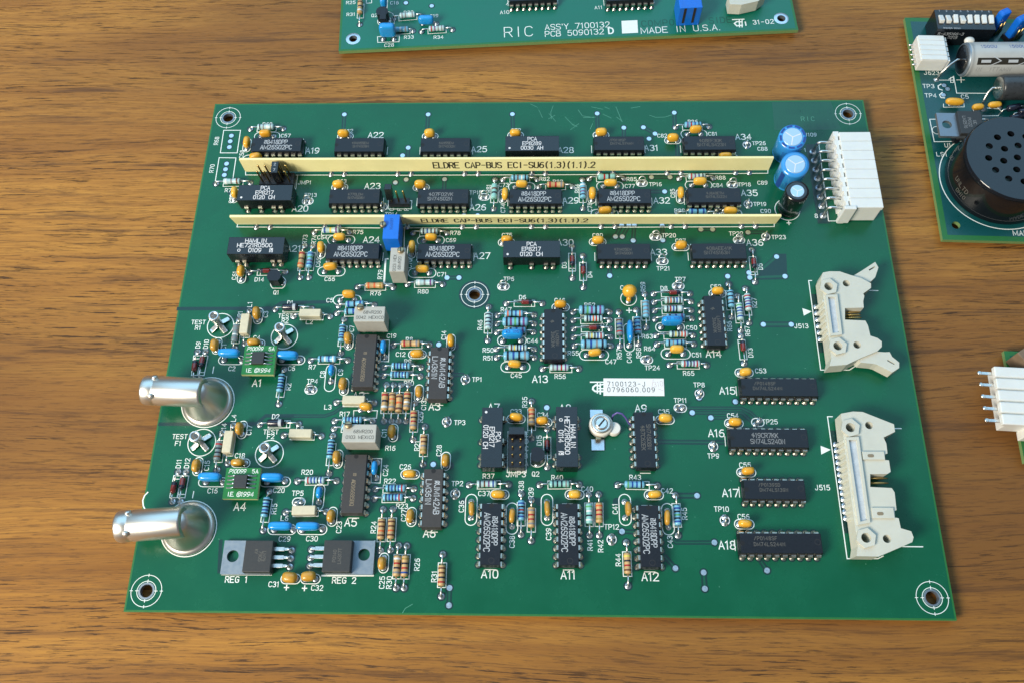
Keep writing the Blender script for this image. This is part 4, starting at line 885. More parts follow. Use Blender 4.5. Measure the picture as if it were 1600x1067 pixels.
# ---------------------------------------------------------------- coax connectors
def bnc(name, cpx, axis_px, end_px, label):
    c = B(*cpx); ax_h = 9.8; e = B(*end_px, ax_h); a0 = Vector((c.x, c.y, ax_h)); d = Vector((e.x - c.x, e.y - c.y, 0)); L = d.length; an = math.atan2(d.y, d.x)
    m = MB(); m.lathe([(8.4, .1), (8.5, .5), (8.4, 1.0), (7.6, 1.3), (7.2, 1.6), (7.0, 2.4), (6.4, 4.2), (5.6, 6.2), (4.7, 8.4), (3.9, 10.4), (3.0, 12.2), (.1, 12.6)], 40)
    o = part('coax_connector', m, 'nickel', (c.x, c.y, 0), an, label)
    q = MB(); q.lathe([(.1, -2.2), (4.4, -2.2), (4.75, -2.0), (4.85, -1.6), (4.85, L - 4.6), (4.7, L - 4.3), (4.7, L - 3.6), (4.85, L - 3.3), (4.85, L - .5), (4.6, L), (3.6, L), (3.6, L - 6), (.5, L - 6)], 36, Matrix.Translation((0, 0, ax_h)) @ XROT, cap=False); sub('barrel', q, 'nickel', o)
    for s in (-1, 1):
        q = MB(); q.lathe([(.95, 0), (.95, .7), (.75, .95), (.1, 1.0)], 14, Matrix.Translation((L - 4.0, s * 3.0, ax_h + 3.5)) @ Matrix.Rotation(-s * .7, 4, 'X')); sub('bayonet_lug', q, 'nickel', o)
    silk(circ(c.x, c.y, 8.85, 44), .3, True)
bnc('upper', (325, 628), 0, (227, 609), 'upper silver right angle coax connector poking over the left edge of the large board')
bnc('lower', (295, 825), 0, (186, 822), 'lower silver right angle coax connector poking over the left edge of the large board')
# hollow test posts
def post(name, ring, top, label):
    c = P(*ring); t = P(*top, 9.0); ax = t - Vector((c.x, c.y, 1.2)); Rq = Vector((0, 0, 1)).rotation_difference(ax.normalized()).to_matrix().to_4x4(); L = ax.length
    m = MB(); m.lathe([(1.3, 0), (1.3, L - 2.4), (1.75, L - 2.2), (1.85, L - .3), (1.7, L), (1.05, L), (1.0, L - 2.5), (.1, L - 2.6)], 20, Matrix.Translation((0, 0, 1.2)) @ Rq)
    o = part('test_post', m, 'tin', (c.x, c.y, 0), 0, label)
    for k in range(3):
        a = (.75, 3.85, 5.45)[k]; q = MB(); q.box((2.1, 0, 1.1), (2.6, 1.6, .45), .12, M=Matrix.Translation((0, 0, .45)) @ Matrix.Rotation(.32, 4, 'Y')); q.box((3.45, 0, .4), (.7, 1.4, .8), .15); sub('foot', q, 'tin', o, (0, 0, 0), a)
    silk(circ(c.x, c.y, 4.6, 32), .28, True); clr(c, 4.2, 24) if False else None
T(180, 450); post('TEST R1', (878, 315), (818, 232), 'silver hollow test post marked TEST R1'); post('TEST R2', (1410, 405), (1368, 325), 'silver hollow test post marked TEST R2')
T(180, 620); post('TEST F1', (722, 378), (660, 325), 'silver hollow test post marked TEST F1'); post('TEST F2', (1285, 472), (1243, 418), 'silver hollow test post marked TEST F2')
# ---------------------------------------------------------------- daughter boards
def daughter(name, quad, tl, yr):
    zt = 5.2; q = [P(*k, zt) for k in quad]; c = (q[0] + q[1] + q[2] + q[3]) / 4; w_ = ((q[1] - q[0]).length + (q[2] - q[3]).length) / 2; h = ((q[0] - q[3]).length + (q[1] - q[2]).length) / 2
    m = MB(); m.poly([[(-w_ / 2, -h / 2), (w_ / 2, -h / 2), (w_ / 2, h / 2), (-w_ / 2, h / 2)]], zt - 1.5, zt, 0, 1)
    o = part('daughter_board', m, ['daughter', 'pale_edge'], (c.x, c.y, 0), 0, f'small bright green square plug-in board, {name} on the large board')
    k = MB(); k.box((-.1, .3, zt + .75), (4.1, 4.2, 1.4), .12); sub('small_chip', k, 'regbody', o)
    for s in (-1, 1):
        for i in range(4):
            k = MB(); k.tube([(s * 2.0, 0, .9), (s * 2.6, 0, .7), (s * 3.0, 0, .14), (s * 4.6, 0, .1)], .26, 5); sub('pin', k, 'solder', o, (-.1, 2.3 - i * 1.27, zt))
        for i in range(4):
            k = MB(); k.tube([(0, 0, 0), (0, 0, zt - 1.4)], .4, 6); sub('support_pin', k, 'tin', o, (s * 4.2, 3.8 - i * 2.54, 0))
    k = MB(); text(k, 'P10099', (-1.9, h / 2 - 1.1), 1.25, 0, .15, zt + .02, .62, .16, slant=.2); text(k, '5A', (w_ / 2 - 1.7, h / 2 - 1.1), 1.25, 0, .15, zt + .02); text(k, 'I.E.', (-3.0, -h / 2 + 1.5), 1.3, 0, .15, zt + .02, .6, .12); text(k, '@1994', (1.6, -h / 2 + 1.5), 1.35, 0, .14, zt + .02, .66, .2, slant=.15); sub('printed_lettering', k, 'silk', o)
T(180, 450); daughter('A1', ((1080, 482), (1338, 480), (1328, 722), (1052, 714)), 0, 0); T(180, 620); daughter('A4', ((925, 585), (1208, 592), (1188, 848), (895, 845)), 0, 0)

# ---------------------------------------------------------------- regulators and transistors
def reg(name, body_c, tab_c, hole, leadx, dirx, marks, label, w_=9.9):
    c = P(*body_c, 4.2); hc = P(*hole, 1.5); s = dirx        # s: +1 leads to the right
    tl = abs(hc.x - c.x); m = MB(); m.box((0, 0, 2.35), (8.9, w_, 3.6), .22, taper=.03)
    o = part('voltage_regulator', m, 'regbody', (c.x, c.y, 0), 0, label)
    x0 = -s * 4.3; x1 = -s * (tl + 3.2); q = MB(); xs = sorted((x0 + s * 8, x1)); y_ = hc.y - c.y
    q.poly([[(xs[0], -w_ / 2 - .2), (xs[1], -w_ / 2 - .2), (xs[1], w_ / 2 + .2), (xs[0], w_ / 2 + .2)], circ(hc.x - c.x, hc.y - c.y, 1.85, 22)], .25, 1.55); sub('metal_tab', q, 'alu_tab', o)
    for i in (-1, 0, 1):
        q = MB(); q.box((s * 5.9, i * 2.54, 2.0), (3.2, 1.2, .5), .08); q.box((s * 7.9, i * 2.54, 1.9), (1.6, .8, .5), .08); q.tube([(s * 8.4, i * 2.54, 1.9), (s * 9.0, i * 2.54, 1.6), (s * 9.2, i * 2.54, 0)], .4, 7); sub('lead', q, 'tin', o); joint(o, (s * 9.2, i * 2.54, 0)); clr((c.x + s * 9.2, c.y + i * 2.54)); tail((c.x + s * 9.2, c.y + i * 2.54))
    q = MB()
    for (t, x, y, h) in marks: text(q, t, (x, y), h, -PI / 2 * s, .13, 4.17, .6, .22)
    sub('printed_marking', q, 'ink_dim', o)
    return o
T(180, 780); reg('REG 1', (1187, 470), 0, (980, 470), 0, 1, [('7905', .8, 0, 1.0), ('KV', -.6, 1.4, .9), ('LM79', 2.0, 0, .9)], 'black regulator lying flat with its grey metal tab to the left, REG 1 on the board')
T(460, 780); reg('REG 2', (355, 468), 0, (580, 458), 0, -1, [('LM317T', .8, 0, 1.0), ('P0140', -.8, 0, 1.0)], 'black regulator lying flat with its grey metal tab to the right, REG 2 on the board')
T(180, 780); silk([P(890, 622), P(1300, 625)], .5); T(460, 780); silk([P(230, 632), P(655, 632), P(670, 345)], .5); T(180, 780); clr_strip([P(880, 345), P(868, 600)], 1.2)  # last strip is the shadow left of REG 1's tab, painted dark
def to92(name, top, ring, an, label):
    c = P(*top, 5.6); m = MB(); pts = []
    for k in range(19): t = -PI * .78 + PI * 1.56 * k / 18; pts.append((2.45 * math.cos(t), 2.45 * math.sin(t)))
    m.poly([pts], 1.4, 5.6, M=rot2(an))
    o = part('transistor', m, 'chip', (c.x, c.y, 0), 0, label)
    for k in (-1, 0, 1):
        d = rot2(an) @ Vector((0, k * 1.6, 0)); q = MB(); q.tube([(d.x * .7, d.y * .7, 1.5), (d.x, d.y, .7), (d.x, d.y, 0)], .25, 6); sub('lead', q, 'tin', o); joint(o, d); clr((c.x + d.x, c.y + d.y), 1.3)
    pts2 = [rot2(an, (c.x, c.y, 0)) @ Vector((p[0] * 1.12, p[1] * 1.12, 0)) for p in pts]; silk(pts2, .28, True)
T(320, 330); to92('Q1', (575, 540), 0, PI / 2, 'small black half round transistor, Q1 on the board'); T(700, 620); to92('Q2', (743, 475), 0, 0, 'small black half round transistor, Q2 on the board')

# ---------------------------------------------------------------- trimmer potentiometers
def pot(name, quad_c, zt, size, matn, lines, screw, ink, label, an=0.0, tr=0.0):
    c = P(*quad_c, zt); m = MB(); sx, sy = size; m.box((0, 0, zt / 2 + .4), (sx, sy, zt - .8), .25)
    for i in (-1, 0, 1): m.box((i * sx * .33, 0, .4), (1.2, sy * .9, .8))
    o = part('trim_potentiometer', m, matn, (c.x, c.y, 0), an, label)
    q = MB(); q.lathe([(1.15, zt - .2), (1.15, zt + .9), (1.0, zt + 1.05), (.1, zt + 1.05)], 16, Matrix.Translation((screw[0], screw[1], 0))); s = sub('adjusting_screw', q, 'brass', o)
    q = MB(); q.box((screw[0], screw[1], zt + 1.06), (2.0, .35, .06), M=None); sub('screw_slot', q, 'ink_black', o)
    q = MB()
    for (t, x, y, h) in lines: text(q, t, (x, y), h, tr, .13, zt + .02, .62, .2)
    sub('printed_marking', q, ink, o)
    for i in (-1, 0, 1): w_ = rot2(an, c) @ Vector((i * 2.54, 0, 0)); tail(w_)
T(460, 450); pot('R6', (625, 218), 9.6, (10.4, 5.6), 'pot_grey', [('68WR200', 1.0, .6, 1.05), ('0042 MEXICO', .2, -1.3, 1.05)], (-3.2, 2.3), 'ink_black', 'grey trimming potentiometer standing above chip A2')
T(460, 620); pot('R16', (540, 300), 9.6, (10.8, 6.0), 'pot_grey', [('68WR200', 1.2, .6, 1.05), ('0103 MEXICO', .3, -1.3, 1.05)], (-3.6, 2.6), 'ink_black', 'grey trimming potentiometer standing above chip A5')
T(600, 330); pot('R77', (60, 130), 9.6, (10.0, 5.6), 'pot_blue', [('68XR5K', -1.0, 0, 1.0)], (-.5, -2.9), 'band_u', 'bright blue trimming potentiometer in front of the leaning bus bar', -PI / 2); pot('R79', (112, 405), 9.6, (9.4, 5.2), 'pot_grey', [('68WR20', 1.4, .8, 1.0), ('0123 MEX', 1.4, -.9, 1.0)], (-3.4, 1.0), 'ink_black', 'grey trimming potentiometer below the blue one', -PI / 2, PI)
T(600, 330); silk([P(35, 398), P(10, 400), P(-5, 625), P(60, 628)], .3); via(75, 640)
T(320, 330); silk([P(1530, 402), P(1510, 402), P(1498, 605), P(1560, 608)], .3)
# ---------------------------------------------------------------- jumpers
def header(name, c, zt, nx, ny, pinh, lean, label, base=2.5, an=0.0, pitch=2.54):
    p = P(*c, zt); m = MB(); m.box((0, 0, base / 2 + .1), (nx * pitch, ny * pitch, base), .12)
    o = part('pin_header', m, 'chip', (p.x, p.y, 0), an, label)
    for i in range(nx):
        for j in range(ny):
            x, y = (i - (nx - 1) / 2) * pitch, (j - (ny - 1) / 2) * pitch; q = MB(); q.tube([(x, y, base - .3), (x + lean[0], y + lean[1], pinh - .3), (x + lean[0] * 1.03, y + lean[1] * 1.03, pinh)], [.36, .36, .2], 6); sub('pin', q, 'gold', o)
    R = rot2(an, (p.x, p.y, 0)); silk([R @ Vector((sx * (nx * pitch / 2 + .5), sy * (ny * pitch / 2 + .5), 0)) for sx, sy in ((-1, -1), (1, -1), (1, 1), (-1, 1))], .28, True)
    return o
T(320, 150); o = header('JMP1', (600, 690), 2.5, 5, 2, 8.8, (-.5, .3), 'black two row pin header with a shorting jumper, JMP1 on the board')
q = MB(); q.box((0, 0, 0), (2.5, 5.0, 6.4), .2); s = sub('shorting_jumper', q, 'module', o, (1.1, .2, 6.4)); k = MB(); text(k, '2', (0, 1.2), 1.0, 0, .15, 3.22); text(k, '7', (0, -1.2), 1.0, 0, .15, 3.22); k2 = MB(); k2.add(k.v, k.f); k2.v = [(x + 1.1, y + .2, z + 6.4) for x, y, z in k2.v]; sub('printed_marking', k2, 'ink_white', o)
T(600, 150); o = header('JMP2', (125, 880), 2.5, 3, 1, 8.5, (-.4, .6), 'black three pin header with gold pins beside chip A26')
q = MB(); q.box((0, 0, 0), (2.5, 2.6, 6.0), .2, M=Matrix.Rotation(-.15, 4, 'X')); sub('shorting_jumper', q, 'module', o, (-3.0, .9, 7.2))
T(700, 620); o = header('JMP3', (572, 425), 4.5, 2, 5, 6.6, (0, 0), 'black two column jumper block, JMP3 on the board', 4.6)
q = MB(); q.box((0, 0, 0), (5.0, 2.5, 3.0), .2); sub('shorting_jumper', q, 'module', o, (0, 4.9, 6.0))
# ---------------------------------------------------------------- trimmer capacitor
T(880, 620); c = P(315, 230, 3.0); m = MB(); m.lathe([(3.6, .6), (3.9, 1.0), (3.9, 3.4), (3.6, 3.8), (3.3, 3.9)], 30)
o = part('trimmer_capacitor', m, 'ceramic_white', (c.x, c.y, 0), 0, 'round white ceramic trimmer capacitor with a slotted silver top beside chip A9')
q = MB(); q.lathe([(3.2, 3.8), (3.2, 4.4), (3.0, 4.6), (2.1, 4.6), (2.0, 4.2)], 28); sub('rotor', q, 'nickel', o)
q = MB(); q.lathe([(1.9, 4.2), (1.9, 4.9), (1.7, 5.0)], 22); s = sub('slotted_screw', q, 'tin', o)
q = MB(); q.box((0, 0, 5.02), (3.4, .55, .08), M=Matrix.Rotation(.9, 4, 'Z')); sub('screw_slot', q, 'ink_black', o)
q = MB(); q.lathe([(2.2, .6), (2.2, 2.6), (1.9, 2.9)], 22, Matrix.Translation((4.3, -1.0, 0))); sub('side_lug', q, 'ceramic_white', o)
for (x, y, w_, h_) in ((-1.2, 4.6, 4.2, 2.8), (-1.0, -6.0, 4.2, 3.8)):
    q = MB(); q.box((x, y, .35), (w_, h_, .35), .1); sub('solder_tab', q, 'solder', o)
q = MB(); q.box((-.9, -4.2, 1.6), (1.8, 1.6, 2.2), .3); sub('terminal', q, 'brass', o)
q = MB(); pts = [(405, 185, 1.5), (415, 150, 4), (450, 128, 5), (490, 138, 5), (520, 170, 4), (545, 215, 2.4), (572, 242, 1.6)]; q.tube([Vector(P(x, y, z)) for x, y, z in pts], .32, 8); part('jumper_wire', q, 'purple_wire', (0, 0, 0), 0, 'thin purple wire arching from the trimmer to chip A9')
# ---------------------------------------------------------------- paper label and mask print
T(940, 430); q = [P(15, 1003), P(523, 1005), P(517, 860), P(15, 858)]; m = MB(); m.poly([[tuple(k[:2]) for k in q]], .1, .2); o = part('paper_label', m, 'paper', (0, 0, 0), 0, 'white printed paper label near the middle of the large board')
k = MB(); text(k, '7100123-J', P(205, 905), 1.55, 0, .12, .22, .58, .42); text(k, '0796060.009', P(245, 953), 1.55, 0, .12, .22, .58, .42); sub('printed_lettering', k, 'ink_black', o)
k = MB(); text(k, '310', P(470, 905), 1.8, .15, .06, .22, .5, .2); k.strip([P(415, 950)[:2], P(430, 865)[:2]], .12, .23); k.strip([P(470, 945)[:2], P(510, 960)[:2]], .12, .231); sub('pen_marks', k, 'ink_pink', o)
T(720, 450); silk([P(1080, 782), P(1185, 782)], .45); silk([P(1160, 812), P(1125, 805), P(1103, 822), P(1100, 842), P(1120, 858), P(1185, 858)], .6); silk([P(1138, 790), P(1138, 872)], .45); silk([P(1162, 795), P(1162, 880)], .5); silk([P(1150, 835), P(1188, 835)], .45); silk([P(1188, 800), P(1160, 805)], .45)
T(1120, 150)
m = MB(); m.poly([[tuple(P(*k)[:2]) for k in ((480, 288), (1035, 285), (950, 50), (460, 55))]], .045); part('dark_mask_patch', m, 'trace', (0, 0, 0))
k = MB(); text(k, '7100123', P(735, 78), 2.2, 0, .12, .056, .62, .3); text(k, '5090123-C', P(765, 135), 2.2, 0, .12, .056, .62, .3); text(k, 'made in U.S.A'.upper(), P(745, 252), 2.1, 0, .12, .056, .6, .3); part('copper_lettering', k, 'ghost', (0, 0, 0)); des('RIC', 757, 195, 1.9, wt=.09, sp=.5, layer=(sk := MB())); part('faint_lettering', sk, 'scratch', (0, 0, 0))
# scratches
sx = MB(); T(880, 150)
for pts in (((15, 178), (85, 250)), ((60, 285), (130, 235)), ((80, 240), (115, 260)), ((125, 120), (160, 170), (255, 185)), ((235, 95), (330, 115)), ((345, 95), (385, 112)), ((330, 155), (400, 188)), ((440, 95), (490, 220)), ((445, 180), (492, 215)), ((565, 105), (640, 92)), ((720, 165), (770, 182), (850, 180), (910, 160)), ((225, 280), (245, 235)), ((165, 185), (270, 180))):
    sx.strip([P(*q)[:2] for q in pts], .16, .062 + random.random() * .004)
T(600, 150)
for pts in (((1220, 70), (1280, 100)), ((1290, 120), (1320, 185)), ((1410, 85), (1390, 140), (1395, 195)), ((1375, 150), (1430, 215)), ((1370, 195), (1425, 165))): sx.strip([P(*q)[:2] for q in pts], .14, .067 + random.random() * .004)
T(460, 780); sx.strip([P(900, 945)[:2], P(925, 905)[:2], P(985, 870)[:2]], .14, .066)
for k in range(150):
    x, y = random.uniform(8, BW - 8), random.uniform(8, BH - 8); a = random.random() * 6; l = random.uniform(.1, .35); sx.strip([(x, y), (x + l * math.cos(a), y + l * math.sin(a))], random.uniform(.08, .16), .072 + random.random() * .004)
part('surface_scratches', sx, 'scratch', (0, 0, 0))

# ---------------------------------------------------------------- designators
def D(tile, s): 
    T(*tile)
    for e in s.split(';'):
        a = e.split(); nm = a[0].replace('_', ' '); des(nm, float(a[1]), float(a[2]), 1.5, len(a) > 3 and a[3] == 'v')
D((320, 150), 'R60 522 240;C57 675 335;R68 98 378 v;C58 308 490 v;R70 60 608 v;JMP1 832 725;R71 205 790;C60 222 860 v;TP13 882 830;C62 1195 295;C63 1140 715')
D((600, 150), 'R82 1338 695;R83 1450 718;R81 872 775 v;TP15 765 808;C73 998 745;C74 992 940 v;C72 1100 290;C 65 950 v;F 130 950 v;R 188 950 v;TP14 60 990')
D((880, 150), 'R86 1080 218;C82 825 335;C81 1245 320;R84 115 775 v;C78 222 930 v;R85 570 697;C77 555 755;TP16 768 740;R88 1310 685;C84 1288 748;C85 912 815 v;R89 970 960')
D((1120, 150), 'TP26 350 398;C88 380 445;J109 780 327;TP18 230 742;C89 380 727;TP19 358 905;C90 407 963')
des('1', 735, 455, 1.5); des('8', 828, 1003, 1.6)
D((320, 330), 'R73 835 238 v;R74 910 240 v;R75 1278 178;C64 980 222;C65 945 430 v;C66 1042 568;R79 1462 530 v;R76 1425 688;C61 248 540 v;D14 455 572;Q1 595 680;C5 1042 745;D1 712 765;L1 375 780 v;R1 295 858 v;C3 508 862 v;TEST 672 875;R2 670 915;L2 872 925;C7 1225 980 v')
D((600, 330), 'R78 595 185;C69 558 245;C70 213 440 v;C71 482 530;R80 327 672;TP6 1040 568;C75 1025 203;D3 1502 452 v;D6 1155 720;R47 1018 822;C46 1465 745;R46 800 950 v')
D((880, 330), 'C80 287 205;TP20 880 205;C87 978 250;TP21 833 480;TP22 1440 190;D4 222 530 v;TP7 975 570;D8 840 645;C48 520 640;R59 665 632 v;C52 1272 632;R52 222 785;D7 343 950;R66 1385 960 v;R67 1535 1000 v')
D((1120, 330), 'TP23 515 220;D5 362 465 v;R27 312 765 v')
D((180, 450), 'C2 973 670;C6 1470 668;R2 1445 820 v;D9 692 475 v;D10 758 468 v;C4 1180 415;C1 905 490 v')
des('TEST', 695, 287, 1.5); des('R1', 690, 333, 1.5)
D((460, 450), 'R7 150 657;C8 235 717 v;C9 385 700 v;TP4 150 775;L3 280 990;R17 420 1048;C19 810 400;R8 958 430;C12 885 552;R9 945 612;R10 955 790;C14 1245 395 v;C13 1078 975 v;TP1 1522 760')
D((720, 450), 'R50 228 518;R51 228 583;C45 462 727;C44 597 440;R55 937 542;C47 1250 613;R56 828 735;R57 1320 548 v;C49 1403 580 v;R58 1482 540 v;R63 1555 405')
D((940, 430), 'R64 400 612;C50 750 440;C51 792 663;R65 725 815;TP24 422 770;TP8 812 912;C53 1325 795;D13 1240 645 v')
D((180, 620), 'TEST 540 328;F1 525 385;R14 905 260 v;L4 988 175 v;C17 1118 275 v;D2 1338 162;TEST 1298 290;F2 1297 328;L5 1540 265;C15 765 570 v;C18 1040 487;D11 530 555 v;D12 600 550 v;C16 812 780;C20 1365 775;R15 1325 930 v;TP5 1522 800;L6 1412 1008')
D((460, 620), 'R20 108 625;R16 800 425;C11 748 300 v;R21 1022 405 v;C28 1205 445 v;C26 925 580;C24 760 610 v;R22 797 700;R23 898 908;TP3 1378 212;TP2 1358 720;R29 1052 165 v;C27 912 985 v;C36 1392 910 v')
D((180, 780), 'C29 1412 327;C31 1322 705'); des('REG 1', 1010, 665, 1.75, wt=.16); des('+', 1428, 732, 2.0, wt=.18)
D((460, 780), 'C30 147 325;C23 372 230 v;R24 660 230 v;R26 1022 540 v;C25 730 690 v;R30 790 690 v;R31 1165 640 v;C32 190 735'); des('REG 2', 415, 672, 1.75, wt=.16); des('+', 85, 738, 2.0, wt=.18)
D((700, 620), 'C33 567 120;C34 790 148;R35 640 42 v;D15 760 360 v;Q2 730 640;E 655 308;D 655 368;C 655 428;B 650 490;A 655 553;R37 338 658;C37 300 802;R38 610 745 v;R39 692 800 v;R40 910 670;C40 1160 765'); des('JMP3', 566, 640, 1.8)
D((680, 740), 'C38 640 565 v;C39 945 500 v;R41 1290 592 v;R42 1378 600 v;TP12 1470 440;R44 1525 715 v')
D((880, 740), 'R43 600 28;C42 865 140;C43 890 565 v;C41 432 290 v;R45 1010 330 v;TP10 1318 292;C56 1502 355')
D((880, 620), 'TP11 975 28;C35 838 122;TP9 1250 490;C54 1412 155;C55 1515 565'); D((1080, 560), 'TP25 655 525')
for tile, s in (((320, 150), 'A19 898 460;A22 1425 330;A20 795 942;A23 1398 755'), ((600, 150), 'A25 792 448;A28 1515 455;A26 782 932;A29 1555 875'), ((880, 150), 'A31 732 437;A34 1500 345;A32 820 875;A35 1550 812'), ((320, 330), 'A21 740 315;A24 1388 242'), ((600, 330), 'A27 815 375;A30 1510 265'), ((880, 330), 'A33 795 345'), ((1120, 330), 'A36 315 265'),
    ((180, 450), 'A1 1182 790'), ((460, 450), 'A2 535 895;A3 1168 985'), ((720, 450), 'A13 660 757;A9 1500 1000;A8 870 998;A7 275 992'), ((940, 430), 'A14 932 655;A15 1047 960'), ((180, 620), 'A4 1040 912'), ((460, 620), 'A5 470 1042'), ((460, 780), 'A6 1125 280'), ((680, 740), 'A10 455 832;A11 1107 840'), ((880, 740), 'A12 725 855;A17 1393 158;A18 1365 592'), ((880, 620), 'A16 1275 300')):
    T(*tile)
    for e in s.split(';'): nm, x, y = e.split(); big(nm, float(x), float(y))
T(180, 620); silk([P(272, 792), P(245, 820), P(230, 860), P(235, 905), P(250, 935)], .4); silk([P(655, 785), P(645, 838)], .3); T(180, 450); silk([P(822, 655), P(812, 708)], .3)
for tile, w_ in (((720, 450), 0),): pass
finish()
# ================================================================== BOARD AT THE TOP OF THE PICTURE
def frame(a, b): d = b - a; return math.atan2(d.y, d.x)
bl, br = B(529, 80.5), B(1247.5, 47.3); an = frame(bl, br); nx = Vector((-math.sin(an), math.cos(an), 0))
root('circuit_board', 'teal green circuit board behind the large one, lettered RIC and MADE IN U.S.A.', 'circuit board', (bl.x, bl.y, ZT)); layers()
T(500, 0, .2375); h1 = P(218, 258); T(860, 0, .25); h2 = P(1443, 118)
board([tuple(p[:2]) for p in (bl, br, br + nx * 130, bl + nx * 130)], [h1, h2], 'pour_top', inset=.9, holer=1.7)
for h in (h1, h2):
    a = MB(); a.lathe([(1.75, .075), (2.9, .08), (2.95, .05)], 28, cap=False); part('hole_ring', a, 'solder', (h.x, h.y, 0))
def tdes(s, x, y, h=1.5, wt=.14, asp=.62, sp=.28, layer=None): des(s, x, y, h, False, wt, asp, sp, an, layer)
T(500, 0, .2375)
for s, x, y in (('C28', 455, 300), ('R33', 585, 248), ('R34', 780, 248), ('C16', 490, 22), ('Q2', 358, 105), ('R31', 203, 98), ('R25', 203, 20), ('R32', 583, 85), ('C19', 750, 108)): tdes(s, x, y, 1.55)
tdes('RIC', 1305, 212, 5.0, .07, .62, .34); tdes('A10', 1215, 84, 1.7)
resistor('R31', (272, -10), (263, 165), 'T', 'bkw', .4); resistor('R32', (485, 128), (672, 112), 'W', 'eewe', .5); resistor('R33', (455, 215), (612, 208), 'B', 'ewe', .5); resistor('R34', (668, 212), (872, 200), 'W', 'rvee', .5)
for q in ((565, 22), (735, 42)): via(*q)
film('C28', (443, 200), 4.5, (6.4, 3.0, 6.0), [(415, 262), (487, 262)], p=5); film('C19', (697, 132), 3.0, (6.2, 2.6, 3.6), [(677, 158), (765, 160)], p=4); film('C16', (418, 12), 4.5, (2.6, 4.2, 5.0), [(420, 40), (420, -10)], p=4)
to92('Q2', (408, 75), 0, PI / 2, 'small black transistor on the rear board'); m = MB(); m.box((0, 0, 3.0), (2.6, 6.5, 5.6), .2); c = P(418, 108, 4); part('black_component', m, 'chip', (c.x, c.y, 0), an)
q = MB(); c = P(412, 156, 1); q.box((0, 0, .9), (1.8, 1.6, 1.6), .2); part('lead', q, 'tin', (c.x, c.y, 0), an)
silk([P(378, 245), P(523, 240), P(520, 278), P(380, 283)], .28, True); silk([P(445, 0), P(440, 75), P(478, 92), P(495, 125), P(485, 165)], .25); silk([P(305, 0), P(305, 25), P(340, 22), P(340, 0)], .25)
T(500, 0, .2375); dip('A10', (1400, -30), 16, an=an, zt=3.6); T(860, 0, .25); dip('A11', (495, -30), 18 if False else 16, an=an, zt=3.6)
T(500, 0, .2375); silk([P(1225, 35), P(1245, 10)], .25)
T(860, 0, .25)
tdes("ASS'Y 7100132", 168, 165, 2.7, .11, .62, .22); tdes('PCB 5090132', 150, 208, 2.7, .11, .62, .22); tdes('D', 378, 195, 2.9, .2); tdes('MADE IN U.S.A.', 812, 184, 2.9, .11, .66, .26); tdes('A11', 300, 50, 1.6); tdes('31-02', 1330, 140, 2.1, .15)
LY.silk.poly([[tuple(P(*k)[:2]) for k in ((448, 213), (548, 208), (543, 129), (444, 134))]], .08)
silk([P(1138, 126), P(1210, 123)], .5); silk([P(1195, 140), P(1165, 138), P(1150, 150), P(1165, 165), P(1200, 160)], .6); silk([P(1180, 126), P(1182, 172)], .5); silk([P(1198, 126), P(1198, 172)], .45); silk([P(1218, 140), P(1222, 162)], .5)
gl = MB(); text(gl, 'COMPONENT SIDE', P(850, 138), 2.9, an, .11, .056, .62, .3); part('copper_lettering', gl, 'ghost', (0, 0, 0))
c = P(882, 100, 9); m = MB(); m.box((0, 3.5, 4.9), (9.0, 9.0, 9.6), .3)
for x in (-2.2, 1.6): m.box((x, -1.05, 5.6), (.9, .25, 7.8), mi=1)
o = part('blue_connector', m, ['pot_blue', 'ink_black'], (c.x, c.y + 4.3, 0), an, 'bright blue box connector on the rear board')
lp = [P(*k, 6) for k in ((1112, -30), (1122, 28), (1195, 32), (1300, 8), (1350, -30))]; q = MB(); q.poly([[tuple(k[:2]) for k in lp][::-1] if sum(a_.x * b_.y - b_.x * a_.y for a_, b_ in zip(lp, lp[1:] + lp[:1])) < 0 else [tuple(k[:2]) for k in lp]], .8, 6); part('ribbon_connector', q, 'cream', (0, 0, 0), 0, 'cream header at the top edge of the photo on the rear board')
finish()

# ================================================================== BOARD AT THE UPPER RIGHT
tl, bl = B(1413.5, 28), B(1473, 375); dn = (bl - tl); an = math.atan2(dn.y, dn.x) + PI / 2; ex = Vector((math.cos(an), math.sin(an), 0))
root('circuit_board', 'dark blue green circuit board with a round black buzzer at the right edge', 'circuit board', (bl.x, bl.y, ZT)); layers()
T(1400, 180); h1 = P(500, 920)
board([tuple(p[:2]) for p in (bl, bl + ex * 130, tl + ex * 130, tl)], [h1], 'pour_blue', inset=2.0, holer=1.5, rim=False)
def sdes(s, x, y, h=1.6, layer=None): des(s, x, y, h, False, .13, .62, .28, an, layer)
T(1400, 0)
for s, x, y in (('J623', 295, 612), ('TP3', 270, 722), ('TP4', 288, 800), ('C5', 572, 810)): sdes(s, x, y, 1.75)
